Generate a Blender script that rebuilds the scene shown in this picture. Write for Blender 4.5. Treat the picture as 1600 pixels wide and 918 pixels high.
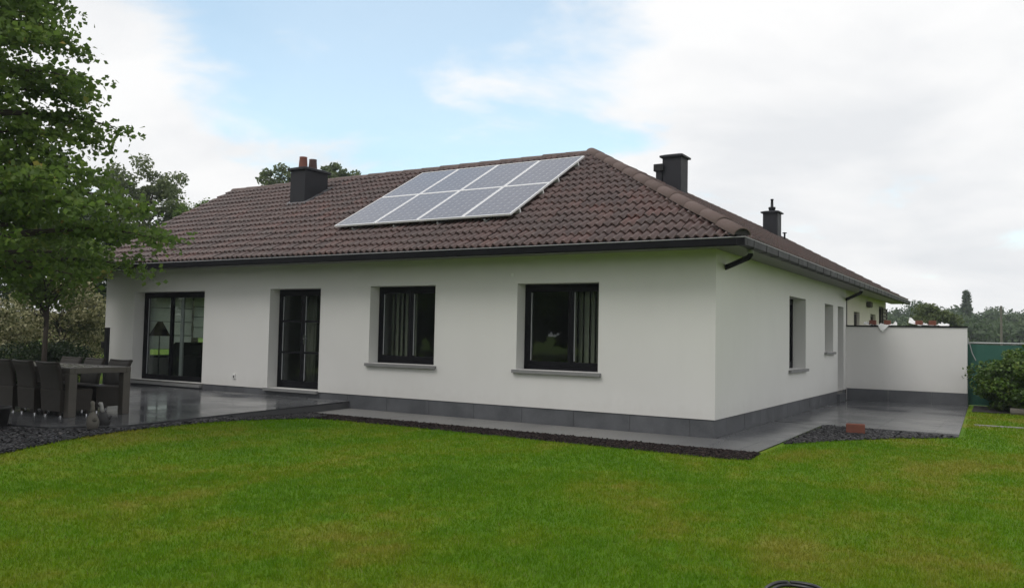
import bpy, bmesh, math, random
import numpy as np
from mathutils import Matrix, Vector

# ------------------------------------------------------------------ clear, camera, sky, sun, exposure
for o in list(bpy.data.objects):
    bpy.data.objects.remove(o)
SC = bpy.context.scene
COL = SC.collection
rng = np.random.default_rng(7)
random.seed(7)
R = math.radians

CAM = np.array([4.0385, -12.5803, 1.5])
YAW, PITCH, ROLL, FPX = 0.549805, 0.0500017, 0.0202122, 1308.16
FWD = np.array([-math.sin(YAW) * math.cos(PITCH), math.cos(YAW) * math.cos(PITCH), math.sin(PITCH)])
r0 = np.array([math.cos(YAW), math.sin(YAW), 0.0])
u0 = np.cross(r0, FWD)
RIGHT = math.cos(ROLL) * r0 + math.sin(ROLL) * u0
UP = -math.sin(ROLL) * r0 + math.cos(ROLL) * u0
cd = bpy.data.cameras.new('camera')
cam = bpy.data.objects.new('camera', cd)
COL.objects.link(cam)
m = Matrix.Identity(4)
for i in range(3):
    m[i][0], m[i][1], m[i][2], m[i][3] = RIGHT[i], UP[i], -FWD[i], CAM[i]
cam.matrix_world = m
cd.sensor_fit = 'HORIZONTAL'
cd.sensor_width = 36
cd.lens = FPX / 1600 * 36
cd.clip_start = 0.05
cd.clip_end = 6000
SC.camera = cam

SUN_EL, SUN_AZ = 52, 205          # compass degrees from +Y clockwise: behind the photographer
world = bpy.data.worlds.new('World')
SC.world = world
world.use_nodes = True


def build_sky():
    nt = world.node_tree
    nt.nodes.clear()
    N, L = nt.nodes.new, nt.links.new
    out = N('ShaderNodeOutputWorld')
    sky = N('ShaderNodeTexSky')
    sky.sky_type = 'NISHITA'
    sky.sun_disc = False
    sky.sun_elevation = R(SUN_EL)
    sky.sun_rotation = R(SUN_AZ)
    sky.air_density = 1.0
    sky.dust_density = 0.6
    sky.ozone_density = 0.3
    bg_sky = N('ShaderNodeBackground')
    bg_sky.inputs[1].default_value = 0.15
    tint = N('ShaderNodeMix')
    tint.data_type, tint.blend_type = 'RGBA', 'MULTIPLY'
    tint.inputs[0].default_value = 1.0
    L(sky.outputs[0], tint.inputs[6])
    tint.inputs[7].default_value = (0.88, 1.08, 1.0, 1)
    L(tint.outputs[2], bg_sky.inputs[0])
    tc = N('ShaderNodeTexCoord')
    sep = N('ShaderNodeSeparateXYZ')
    L(tc.outputs['Generated'], sep.inputs[0])

    def mth(op, a, b=None, clamp=False):
        n = N('ShaderNodeMath')
        n.operation = op
        n.use_clamp = clamp
        for i, v in enumerate((a, b)):
            if v is None:
                continue
            if isinstance(v, (int, float)):
                n.inputs[i].default_value = v
            else:
                L(v, n.inputs[i])
        return n.outputs[0]

    def rng_(v, a, b, c, d):
        n = N('ShaderNodeMapRange')
        n.interpolation_type = 'SMOOTHSTEP'
        L(v, n.inputs[0])
        for i, q in enumerate((a, b, c, d)):
            n.inputs[i + 1].default_value = q
        return n.outputs[0]
    # flat cloud layer seen in perspective
    zz = mth('ADD', mth('MAXIMUM', sep.outputs[2], 0.0), 0.22)
    cmb = N('ShaderNodeCombineXYZ')
    L(mth('DIVIDE', sep.outputs[0], zz), cmb.inputs[0])
    L(mth('DIVIDE', sep.outputs[1], zz), cmb.inputs[1])
    cmb.inputs[2].default_value = 3.7

    def noise(scale, detail, rough, off, dist=0.3):
        ad = N('ShaderNodeVectorMath')
        ad.operation = 'ADD'
        L(cmb.outputs[0], ad.inputs[0])
        ad.inputs[1].default_value = off
        n = N('ShaderNodeTexNoise')
        n.inputs['Scale'].default_value = scale
        n.inputs['Detail'].default_value = detail
        n.inputs['Roughness'].default_value = rough
        n.inputs['Distortion'].default_value = dist
        L(ad.outputs[0], n.inputs['Vector'])
        return n.outputs[0]
    n1 = noise(1.9, 9, 0.56, (4.1, 2.4, 0.5))
    n2 = noise(1.5, 8, 0.55, (9.2, 1, 2))
    # one broad opening between the clouds
    vd = N('ShaderNodeVectorMath')
    vd.operation = 'DOT_PRODUCT'
    L(tc.outputs['Generated'], vd.inputs[0])
    vd.inputs[1].default_value = (-0.575, 0.735, 0.360)
    hole = rng_(vd.outputs['Value'], 0.935, 0.996, 0.12, -0.205)
    cov = mth('ADD', n1, hole)
    thin = rng_(cov, 0.33, 0.53, 0.36, 1.0)
    ramp = N('ShaderNodeValToRGB')
    L(n2, ramp.inputs[0])
    e = ramp.color_ramp.elements
    e[0].position, e[0].color = 0.34, (0.53, 0.542, 0.558, 1)
    e[1].position, e[1].color = 0.60, (0.64, 0.64, 0.64, 1)
    bg_c = N('ShaderNodeBackground')
    L(ramp.outputs[0], bg_c.inputs[0])
    bg_c.inputs[1].default_value = 1.0
    mix = N('ShaderNodeMixShader')
    L(thin, mix.inputs[0])
    L(bg_sky.outputs[0], mix.inputs[1])
    L(bg_c.outputs[0], mix.inputs[2])
    L(mix.outputs[0], out.inputs[0])


build_sky()
sd = bpy.data.lights.new('sun', 'SUN')
sd.energy = 0.75
sd.angle = R(25)
sd.color = (1.0, 0.97, 0.92)
sun = bpy.data.objects.new('sun', sd)
COL.objects.link(sun)
sv = Vector((math.sin(R(SUN_AZ)) * math.cos(R(SUN_EL)), math.cos(R(SUN_AZ)) * math.cos(R(SUN_EL)), math.sin(R(SUN_EL))))
sun.rotation_euler = sv.to_track_quat('Z', 'Y').to_euler()
sun.location = (8, -20, 25)
SC.view_settings.view_transform = 'Standard'
SC.view_settings.look = 'None'
SC.view_settings.exposure = 0.67
SC.view_settings.gamma = 1.0
SC.view_settings.use_curve_mapping = False

# ------------------------------------------------------------------ materials
MATS = {}


class NT:
    def __init__(self, name):
        self.m = bpy.data.materials.new(name)
        self.m.use_nodes = True
        self.t = self.m.node_tree
        self.t.nodes.clear()
        self.out = self.t.nodes.new('ShaderNodeOutputMaterial')
        MATS[name] = self.m

    def n(self, kind, **kw):
        x = self.t.nodes.new(kind)
        for k, v in kw.items():
            setattr(x, k, v)
        return x

    def set(self, node, key, v):
        if hasattr(v, 'is_output') or isinstance(v, bpy.types.NodeSocket):
            self.t.links.new(v, node.inputs[key])
        else:
            node.inputs[key].default_value = v

    def math(self, op, a, b=0.0, clamp=False):
        x = self.n('ShaderNodeMath', operation=op, use_clamp=clamp)
        self.set(x, 0, a)
        self.set(x, 1, b)
        return x.outputs[0]

    def pos(self, kind='pos', scale=None):
        if kind == 'pos':
            v = self.n('ShaderNodeNewGeometry').outputs['Position']
        else:
            v = self.n('ShaderNodeTexCoord').outputs['Object']
        if scale:
            mp = self.n('ShaderNodeMapping')
            self.set(mp, 'Vector', v)
            mp.inputs['Scale'].default_value = scale
            v = mp.outputs[0]
        return v

    def noise(self, vec, scale, detail=4, rough=0.55):
        x = self.n('ShaderNodeTexNoise')
        self.set(x, 'Vector', vec)
        x.inputs['Scale'].default_value = scale
        x.inputs['Detail'].default_value = detail
        x.inputs['Roughness'].default_value = rough
        return x.outputs[0]

    def ramp(self, fac, stops):
        x = self.n('ShaderNodeValToRGB')
        self.set(x, 0, fac)
        els = x.color_ramp.elements
        while len(els) < len(stops):
            els.new(0.5)
        for e, (p, c) in zip(els, stops):
            e.position = p
            e.color = (*c, 1) if len(c) == 3 else c
        return x.outputs[0]

    def range(self, v, a, b, c, d):
        x = self.n('ShaderNodeMapRange')
        self.set(x, 0, v)
        for i, q in enumerate((a, b, c, d)):
            x.inputs[i + 1].default_value = q
        return x.outputs[0]

    def mixc(self, fac, a, b, mode='MIX'):
        x = self.n('ShaderNodeMix', data_type='RGBA', blend_type=mode)
        self.set(x, 0, fac)
        for key, v in ((6, a), (7, b)):
            if isinstance(v, tuple):
                x.inputs[key].default_value = (*v, 1)
            else:
                self.set(x, key, v)
        return x.outputs[2]

    def bump(self, h, strength=0.3, dist=0.01):
        x = self.n('ShaderNodeBump')
        x.inputs['Strength'].default_value = strength
        x.inputs['Distance'].default_value = dist
        self.set(x, 'Height', h)
        return x.outputs[0]

    def principled(self, color, rough=0.6, metal=0.0, normal=None, spec=0.5, **kw):
        p = self.n('ShaderNodeBsdfPrincipled')
        if isinstance(color, tuple):
            p.inputs['Base Color'].default_value = (*color, 1)
        else:
            self.set(p, 'Base Color', color)
        self.set(p, 'Roughness', rough)
        p.inputs['Metallic'].default_value = metal
        p.inputs['Specular IOR Level'].default_value = spec
        if normal is not None:
            self.set(p, 'Normal', normal)
        for k, v in kw.items():
            self.set(p, k, v)
        return p.outputs[0]

    def done(self, sh):
        self.t.links.new(sh, self.out.inputs[0])
        return self.m


def simple(name, col, rough=0.6, metal=0.0, var=0.12, scale=6.0, bump=0.0, spec=0.5, bscale=None):
    t = NT(name)
    v = t.pos('pos')
    n = t.noise(v, scale, 5, 0.6)
    c = t.mixc(n, tuple(max(0, x * (1 - var)) for x in col), tuple(min(1, x * (1 + var)) for x in col))
    nr = None
    if bump:
        nr = t.bump(t.noise(v, bscale or scale * 8, 4, 0.6), bump, 0.01)
    return t.done(t.principled(c, t.range(n, 0.3, 0.7, max(0.03, rough - 0.08), min(1, rough + 0.08)), metal, nr, spec))


# rendered wall
t = NT('render_plaster')
v = t.pos()
big = t.noise(v, 0.55, 5, 0.6)
streak = t.noise(t.pos('pos', (5.0, 5.0, 0.5)), 1.0, 5, 0.6)
fine = t.noise(v, 140, 3, 0.7)
c = t.ramp(big, [(0.3, (0.640, 0.630, 0.615)), (0.7, (0.685, 0.675, 0.660))])
c = t.mixc(t.range(streak, 0.45, 0.75, 0.0, 0.10), c, (0.57, 0.56, 0.535))
patch = t.noise(v, 1.7, 6, 0.7)
c = t.mixc(t.range(patch, 0.52, 0.72, 0.0, 0.35), c, (0.70, 0.69, 0.67))
szz = t.n('ShaderNodeSeparateXYZ')
t.set(szz, 0, v)
splash = t.math('ADD', szz.outputs[2], t.math('MULTIPLY', t.noise(v, 7, 5, 0.65), -0.55))
c = t.mixc(t.range(splash, 0.05, 0.24, 0.16, 0.0), c, (0.47, 0.45, 0.41))
c = t.mixc(t.range(fine, 0.3, 0.7, 0.0, 0.22), c, (0.57, 0.565, 0.55))
t.done(t.principled(c, 0.93, 0, t.bump(t.math('ADD', fine, t.math('MULTIPLY', t.noise(v, 3.0, 3, 0.5), 2.0)), 0.35, 0.004), 0.2))
simple('old_plaster', (0.56, 0.52, 0.48), 0.9, var=0.1, scale=2.5, bump=0.2, spec=0.2)
simple('interior_wall', (0.34, 0.34, 0.32), 0.9, var=0.06, scale=2)
simple('interior_floor', (0.10, 0.085, 0.07), 0.6, var=0.2, scale=3)
# blue stone plinth
t = NT('plinth_stone')
v = t.pos()
n = t.noise(v, 2.2, 6, 0.6)
sp = t.noise(v, 45, 3, 0.6)
c = t.ramp(n, [(0.3, (0.060, 0.063, 0.070)), (0.7, (0.108, 0.112, 0.122))])
c = t.mixc(t.range(sp, 0.55, 0.75, 0, 0.3), c, (0.15, 0.15, 0.15))
t.done(t.principled(c, t.range(n, 0.3, 0.7, 0.42, 0.7), 0, t.bump(sp, 0.15, 0.002), 0.45))
simple('joint_mortar', (0.17, 0.165, 0.155), 0.9, scale=20)
simple('sill_stone', (0.20, 0.20, 0.20), 0.62, var=0.15, scale=9, bump=0.1)
# wet stone paving
t = NT('wet_paving')
v = t.pos()
n = t.noise(v, 1.1, 6, 0.62)
oi = t.n('ShaderNodeObjectInfo').outputs['Random']
sp = t.noise(v, 30, 4, 0.6)
sy = t.n('ShaderNodeSeparateXYZ')
t.set(sy, 0, v)
dry_n = t.noise(v, 0.9, 5, 0.6)
dry = t.range(t.math('ADD', t.math('MULTIPLY', sy.outputs[1], 0.55), dry_n), 0.34, 0.62, 0.0, 1.0)
onlyfront = t.range(sy.outputs[0], -0.6, 0.2, 1.0, 0.0)
dry = t.math('MULTIPLY', dry, onlyfront, True)
wetc = t.ramp(n, [(0.28, (0.074, 0.076, 0.082)), (0.72, (0.120, 0.123, 0.130))])
dryc = t.ramp(sp, [(0.3, (0.13, 0.13, 0.132)), (0.7, (0.19, 0.19, 0.19))])
c = t.mixc(t.math('MULTIPLY', dry, 0.85), wetc, dryc)
c = t.mixc(t.range(oi, 0, 1, 0.0, 0.25), c, (0.06, 0.06, 0.065))
puddle = t.range(t.noise(v, 0.7, 4, 0.5), 0.40, 0.62, 0.24, 0.08)
rg = t.math('ADD', t.math('MULTIPLY', dry, 0.42), puddle)
t.done(t.principled(c, rg, 0, t.bump(t.math('ADD', sp, t.math('MULTIPLY', t.noise(v, 5, 3, .5), 1.5)), 0.05, 0.002), 0.5))
t = NT('damp_paving')
v = t.pos()
sp = t.noise(v, 24, 5, 0.65)
n = t.noise(v, 1.0, 5, 0.6)
wet = t.range(t.noise(v, 0.8, 4, 0.5), 0.50, 0.62, 0.0, 1.0)
sx = t.n('ShaderNodeSeparateXYZ')
t.set(sx, 0, v)
wet = t.math('MAXIMUM', t.math('MULTIPLY', wet, 0.55), t.range(sx.outputs[0], -1.6, 0.2, 0.0, 1.0))
c = t.ramp(sp, [(0.3, (0.14, 0.138, 0.134)), (0.7, (0.215, 0.212, 0.205))])
c = t.mixc(wet, c, t.ramp(n, [(0.3, (0.085, 0.086, 0.09)), (0.7, (0.120, 0.121, 0.125))]))
t.done(t.principled(c, t.range(wet, 0, 1, 0.62, 0.27), 0, t.bump(sp, 0.12, 0.003), 0.45))
simple('paving_base', (0.05, 0.05, 0.05), 0.8, scale=20)
simple('terrace_edge', (0.075, 0.075, 0.078), 0.6, var=0.25, scale=7, bump=0.15)
# roof tiles: each tile its own shade, with lichen
t = NT('roof_tile')
v = t.pos()
sx = t.n('ShaderNodeSeparateXYZ')
t.set(sx, 0, v)
cx = t.math('FLOOR', t.math('DIVIDE', t.math('ADD', sx.outputs[0], 16.05), 0.30))
cy = t.math('FLOOR', t.math('DIVIDE', t.math('ADD', sx.outputs[1], 0.515), 0.297))
cb = t.n('ShaderNodeCombineXYZ')
t.set(cb, 0, cx)
t.set(cb, 1, cy)
wn = t.n('ShaderNodeTexWhiteNoise', noise_dimensions='2D')
t.set(wn, 'Vector', cb.outputs[0])
n = t.noise(v, 1.3, 5, 0.65)
f = t.noise(v, 26, 5, 0.65)
c = t.ramp(wn.outputs['Value'], [(0.0, (0.070, 0.044, 0.041)), (0.5, (0.095, 0.055, 0.050)), (0.9, (0.113, 0.062, 0.055)), (1.0, (0.125, 0.060, 0.051))])
c = t.mixc(t.range(n, 0.4, 0.75, 0.0, 0.5), c, (0.084, 0.066, 0.060))
c = t.mixc(t.range(f, 0.5, 0.72, 0.0, 0.5), c, (0.060, 0.046, 0.043))
moss = t.noise(v, 3.1, 6, 0.7)
c = t.mixc(t.range(moss, 0.60, 0.74, 0.0, 0.6), c, (0.052, 0.052, 0.042))
t.done(t.principled(c, t.range(f, 0.3, 0.7, 0.32, 0.55), 0, t.bump(f, 0.25, 0.004), 0.5))
t = NT('ridge_tile')
v = t.pos()
f = t.noise(v, 18, 6, 0.7)
oi = t.n('ShaderNodeObjectInfo').outputs['Random']
c = t.mixc(oi, (0.105, 0.074, 0.067), (0.140, 0.100, 0.090))
c = t.mixc(t.range(f, 0.48, 0.7, 0, 0.6), c, (0.16, 0.135, 0.122))
c = t.mixc(t.range(t.noise(v, 40, 3, .6), 0.55, 0.7, 0, 0.5), c, (0.09, 0.07, 0.065))
t.done(t.principled(c, 0.8, 0, t.bump(f, 0.4, 0.006), 0.3))
simple('roof_underlay', (0.03, 0.025, 0.024), 0.9)
simple('mortar_dark', (0.035, 0.033, 0.034), 0.9, scale=30)
simple('gutter_dark', (0.007, 0.007, 0.009), 0.5, var=0.25, scale=5, spec=0.12)
simple('gutter_zinc', (0.015, 0.0145, 0.016), 0.55, 0.0, var=0.4, scale=4, spec=0.25)
simple('gutter_rim', (0.30, 0.30, 0.31), 0.45, 0.4, var=0.25, scale=8)
simple('soffit', (0.24, 0.235, 0.23), 0.8, var=0.2, scale=5)
simple('chimney_slate', (0.014, 0.014, 0.018), 0.6, var=0.5, scale=5, bump=0.25, bscale=14, spec=0.3)
simple('lead', (0.14, 0.14, 0.15), 0.6, 0.2, var=0.25, scale=12)
simple('clay_pot', (0.17, 0.062, 0.045), 0.8, var=0.25, scale=14)
simple('clay_pot_sooty', (0.08, 0.045, 0.04), 0.85, var=0.4, scale=14)
simple('black_frame', (0.005, 0.005, 0.007), 0.5, var=0.2, scale=5, spec=0.15)
simple('bead_grey', (0.32, 0.33, 0.34), 0.5, var=0.1)
simple('steel', (0.6, 0.6, 0.62), 0.25, 1.0, var=0.05)
simple('white_plastic', (0.72, 0.72, 0.70), 0.5, var=0.05)
simple('grey_plastic', (0.10, 0.10, 0.10), 0.5)
simple('blind_fabric', (0.24, 0.24, 0.20), 0.85, var=0.08, scale=9)
simple('dark_fabric', (0.022, 0.022, 0.024), 0.95, var=0.2, scale=8)
t = NT('roman_fabric')
a = t.principled((0.72, 0.72, 0.70), 0.9)
tr = t.n('ShaderNodeBsdfTranslucent')
tr.inputs[0].default_value = (0.86, 0.88, 0.84, 1)
mx = t.n('ShaderNodeMixShader')
mx.inputs[0].default_value = 0.6
t.t.links.new(a, mx.inputs[1])
t.t.links.new(tr.outputs[0], mx.inputs[2])
t.done(mx.outputs[0])
# glass
t = NT('window_glass')
fr = t.n('ShaderNodeFresnel')
bf = t.n('ShaderNodeNewGeometry').outputs['Backfacing']
t.set(fr, 0, t.range(bf, 0, 1, 1.45, 1 / 1.45))
wav = t.bump(t.noise(t.pos(), 1.4, 2, 0.4), 0.04, 0.02)
fr2 = t.n('ShaderNodeBsdfGlossy')
fr2.inputs['Color'].default_value = (0.95, 0.97, 1.0, 1)
fr2.inputs['Roughness'].default_value = 0.015
t.set(fr2, 'Normal', wav)
tp = t.n('ShaderNodeBsdfTransparent')
tp.inputs[0].default_value = (0.86, 0.89, 0.87, 1)
mx = t.n('ShaderNodeMixShader')
t.t.links.new(fr.outputs[0], mx.inputs[0])
t.t.links.new(tp.outputs[0], mx.inputs[1])
t.t.links.new(fr2.outputs[0], mx.inputs[2])
t.done(mx.outputs[0])
# solar glass with cell grid
t = NT('solar_cells')
v = t.pos('obj')
s3 = t.n('ShaderNodeSeparateXYZ')
t.set(s3, 0, v)


def tri(s, p):
    return t.math('ABSOLUTE', t.math('SUBTRACT', t.math('FRACT', t.math('DIVIDE', s, p)), 0.5))


ax, ay = tri(s3.outputs[0], 0.171), tri(s3.outputs[1], 0.166)
dia = t.range(t.math('ADD', ax, ay), 0.80, 0.84, 0, 1)
lin = t.math('MAXIMUM', t.range(ax, 0.484, 0.490, 0, 1), t.range(ay, 0.484, 0.490, 0, 1))
bus = t.range(tri(s3.outputs[0], 0.057), 0.475, 0.485, 0, 0.35)
cellc = t.mixc(t.noise(v, 2.0, 3, .5), (0.052, 0.058, 0.092), (0.070, 0.078, 0.12))
c = t.mixc(bus, cellc, (0.16, 0.17, 0.19))
c = t.mixc(t.math('MAXIMUM', dia, lin), c, (0.22, 0.23, 0.26))
t.done(t.principled(c, t.range(t.noise(v, 9, 4, .6), 0.3, 0.7, 0.12, 0.22), 0, None, 0.70))
simple('aluminium', (0.80, 0.80, 0.81), 0.5, 0.15, var=0.08)
simple('teak_wet', (0.15, 0.14, 0.125), 0.26, var=0.25, scale=9, bump=0.1)
simple('weathered_teak', (0.072, 0.064, 0.054), 0.62, var=0.3, scale=9, bump=0.2)
# wicker
t = NT('wicker')
v = t.pos('obj')
s3 = t.n('ShaderNodeSeparateXYZ')
t.set(s3, 0, v)
wz = t.math('SINE', t.math('MULTIPLY', s3.outputs[2], 330.0))
wx = t.math('SINE', t.math('MULTIPLY', t.math('ADD', s3.outputs[0], s3.outputs[1]), 210.0))
wv = t.math('MULTIPLY', wz, t.range(wx, -1, 1, 0.3, 1.0))
c = t.mixc(t.range(wv, -1, 1, 0, 1), (0.012, 0.010, 0.008), (0.040, 0.032, 0.024))
c = t.mixc(t.range(t.noise(v, 7, 4, .6), .3, .7, 0, .5), c, (0.028, 0.022, 0.016))
t.done(t.principled(c, 0.6, 0, t.bump(wv, 0.7, 0.006), 0.4))
simple('brick_red', (0.17, 0.058, 0.037), 0.85, var=0.3, scale=16, bump=0.3)
t = NT('plastic_sheet')
a = t.principled((0.78, 0.78, 0.78), 0.4)
t.done(a)
simple('stone_figure', (0.10, 0.092, 0.078), 0.9, var=0.35, scale=12, bump=0.4)
simple('figure_dark', (0.022, 0.021, 0.022), 0.7, var=0.3, scale=12)
simple('figure_white', (0.26, 0.255, 0.245), 0.7, var=0.2, scale=12)
simple('terracotta', (0.24, 0.10, 0.06), 0.85, var=0.3, scale=12)
simple('bark', (0.060, 0.048, 0.038), 0.95, var=0.45, scale=9, bump=0.6, bscale=25)
simple('timber_grey', (0.11, 0.10, 0.085), 0.9, var=0.4, scale=6, bump=0.4)
simple('concrete', (0.23, 0.22, 0.20), 0.9, var=0.25, scale=5, bump=0.2)
simple('hose_rubber', (0.012, 0.012, 0.012), 0.35)
simple('post_black', (0.014, 0.014, 0.016), 0.5)
simple('galvanised', (0.34, 0.35, 0.35), 0.5, 0.4)
simple('shutter_brown', (0.06, 0.05, 0.045), 0.7, var=0.2)
# slate chippings: per-chip shade
t = NT('slate_chips')
at = t.n('ShaderNodeAttribute', attribute_name='tint')
c = t.ramp(at.outputs['Fac'], [(0.0, (0.008, 0.008, 0.009)), (0.6, (0.018, 0.017, 0.019)), (0.93, (0.034, 0.032, 0.036)), (1.0, (0.11, 0.10, 0.10))])
t.done(t.principled(c, 0.45, 0, None, 0.25))
t = NT('mulch_chips')
at = t.n('ShaderNodeAttribute', attribute_name='tint')
c = t.ramp(at.outputs['Fac'], [(0.0, (0.008, 0.006, 0.006)), (0.8, (0.020, 0.013, 0.012)), (1.0, (0.06, 0.042, 0.038))])
t.done(t.principled(c, 0.75, 0, None, 0.12))
simple('bed_soil', (0.022, 0.018, 0.017), 0.9, var=0.4, scale=15, bump=0.5)
# lawn ground and blades share broad colour patches
LAWN_STOPS = [(0.24, (0.092, 0.222, 0.003)), (0.42, (0.122, 0.252, 0.004)), (0.58, (0.172, 0.258, 0.008)), (0.78, (0.260, 0.262, 0.030))]


def lawn_colour(t):
    v = t.pos()
    a = t.noise(v, 0.42, 4, 0.55)
    b = t.noise(t.pos('pos', (1.6, 0.35, 1.0)), 1.3, 4, 0.55)
    d = t.noise(v, 4.0, 4, 0.65)
    m_ = t.math('ADD', t.math('ADD', t.math('MULTIPLY', a, 0.55), t.math('MULTIPLY', b, 0.22)), t.math('MULTIPLY', d, 0.23))
    return t.ramp(t.range(m_, 0.38, 0.64, 0.20, 0.86), LAWN_STOPS)


t = NT('lawn_ground')
v = t.pos()
c = lawn_colour(t)
c = t.mixc(t.range(t.noise(v, 60, 4, 0.7), 0.35, 0.7, 0.55, 0.0), c, (0.035, 0.055, 0.008))
t.done(t.principled(c, 0.9, 0, t.bump(t.noise(v, 90, 4, 0.7), 0.8, 0.02), 0.2))
t = NT('grass_blade')
at = t.n('ShaderNodeAttribute', attribute_name='tint')
c = lawn_colour(t)
c = t.mixc(t.range(at.outputs['Fac'], 0, 1, 0.0, 0.4), c, (0.05, 0.095, 0.008))
c = t.mixc(t.range(at.outputs['Fac'], 0.955, 1.0, 0.0, 0.55), c, (0.34, 0.32, 0.14))
a = t.principled(c, 0.7, 0, None, 0.08)
tr = t.n('ShaderNodeBsdfTranslucent')
t.set(tr, 0, c)
mx = t.n('ShaderNodeMixShader')
mx.inputs[0].default_value = 0.35
t.t.links.new(a, mx.inputs[1])
t.t.links.new(tr.outputs[0], mx.inputs[2])
t.done(mx.outputs[0])


def leaf_mat(name, stops, trans=0.35, rough=0.5):
    t = NT(name)
    at = t.n('ShaderNodeAttribute', attribute_name='tint')
    c = t.ramp(at.outputs['Fac'], stops)
    a = t.principled(c, rough, 0, None, 0.35)
    tr = t.n('ShaderNodeBsdfTranslucent')
    t.set(tr, 0, c)
    mx = t.n('ShaderNodeMixShader')
    mx.inputs[0].default_value = trans
    t.t.links.new(a, mx.inputs[1])
    t.t.links.new(tr.outputs[0], mx.inputs[2])
    t.done(mx.outputs[0])


leaf_mat('leaf_lime', [(0.0, (0.085, 0.150, 0.030)), (0.55, (0.140, 0.220, 0.044)), (0.9, (0.195, 0.265, 0.052)), (1.0, (0.27, 0.22, 0.06))], 0.62)
leaf_mat('leaf_far', [(0.0, (0.085, 0.115, 0.042)), (0.6, (0.135, 0.175, 0.065)), (1.0, (0.19, 0.22, 0.09))])
leaf_mat('leaf_wood', [(0.0, (0.048, 0.078, 0.034)), (0.5, (0.072, 0.115, 0.044)), (1.0, (0.105, 0.145, 0.056))])
leaf_mat('leaf_yellow', [(0.0, (0.07, 0.10, 0.025)), (1.0, (0.13, 0.16, 0.045))])
leaf_mat('leaf_variegated', [(0.0, (0.06, 0.085, 0.03)), (0.38, (0.16, 0.17, 0.07)), (0.6, (0.42, 0.40, 0.22)), (1.0, (0.62, 0.58, 0.38))])
leaf_mat('leaf_dark', [(0.0, (0.014, 0.030, 0.010)), (0.7, (0.030, 0.054, 0.018)), (1.0, (0.06, 0.08, 0.028))])
leaf_mat('leaf_laurel', [(0.0, (0.040, 0.080, 0.012)), (0.6, (0.078, 0.145, 0.020)), (1.0, (0.15, 0.20, 0.038))], 0.25, 0.45)
t = NT('fence_netting')
v = t.pos()
c = t.mixc(t.noise(v, 3, 4, .6), (0.012, 0.075, 0.055), (0.020, 0.105, 0.072))
t.done(t.principled(c, 0.7))
simple('conifer_brown', (0.08, 0.06, 0.055), 0.9, var=0.3)


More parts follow.
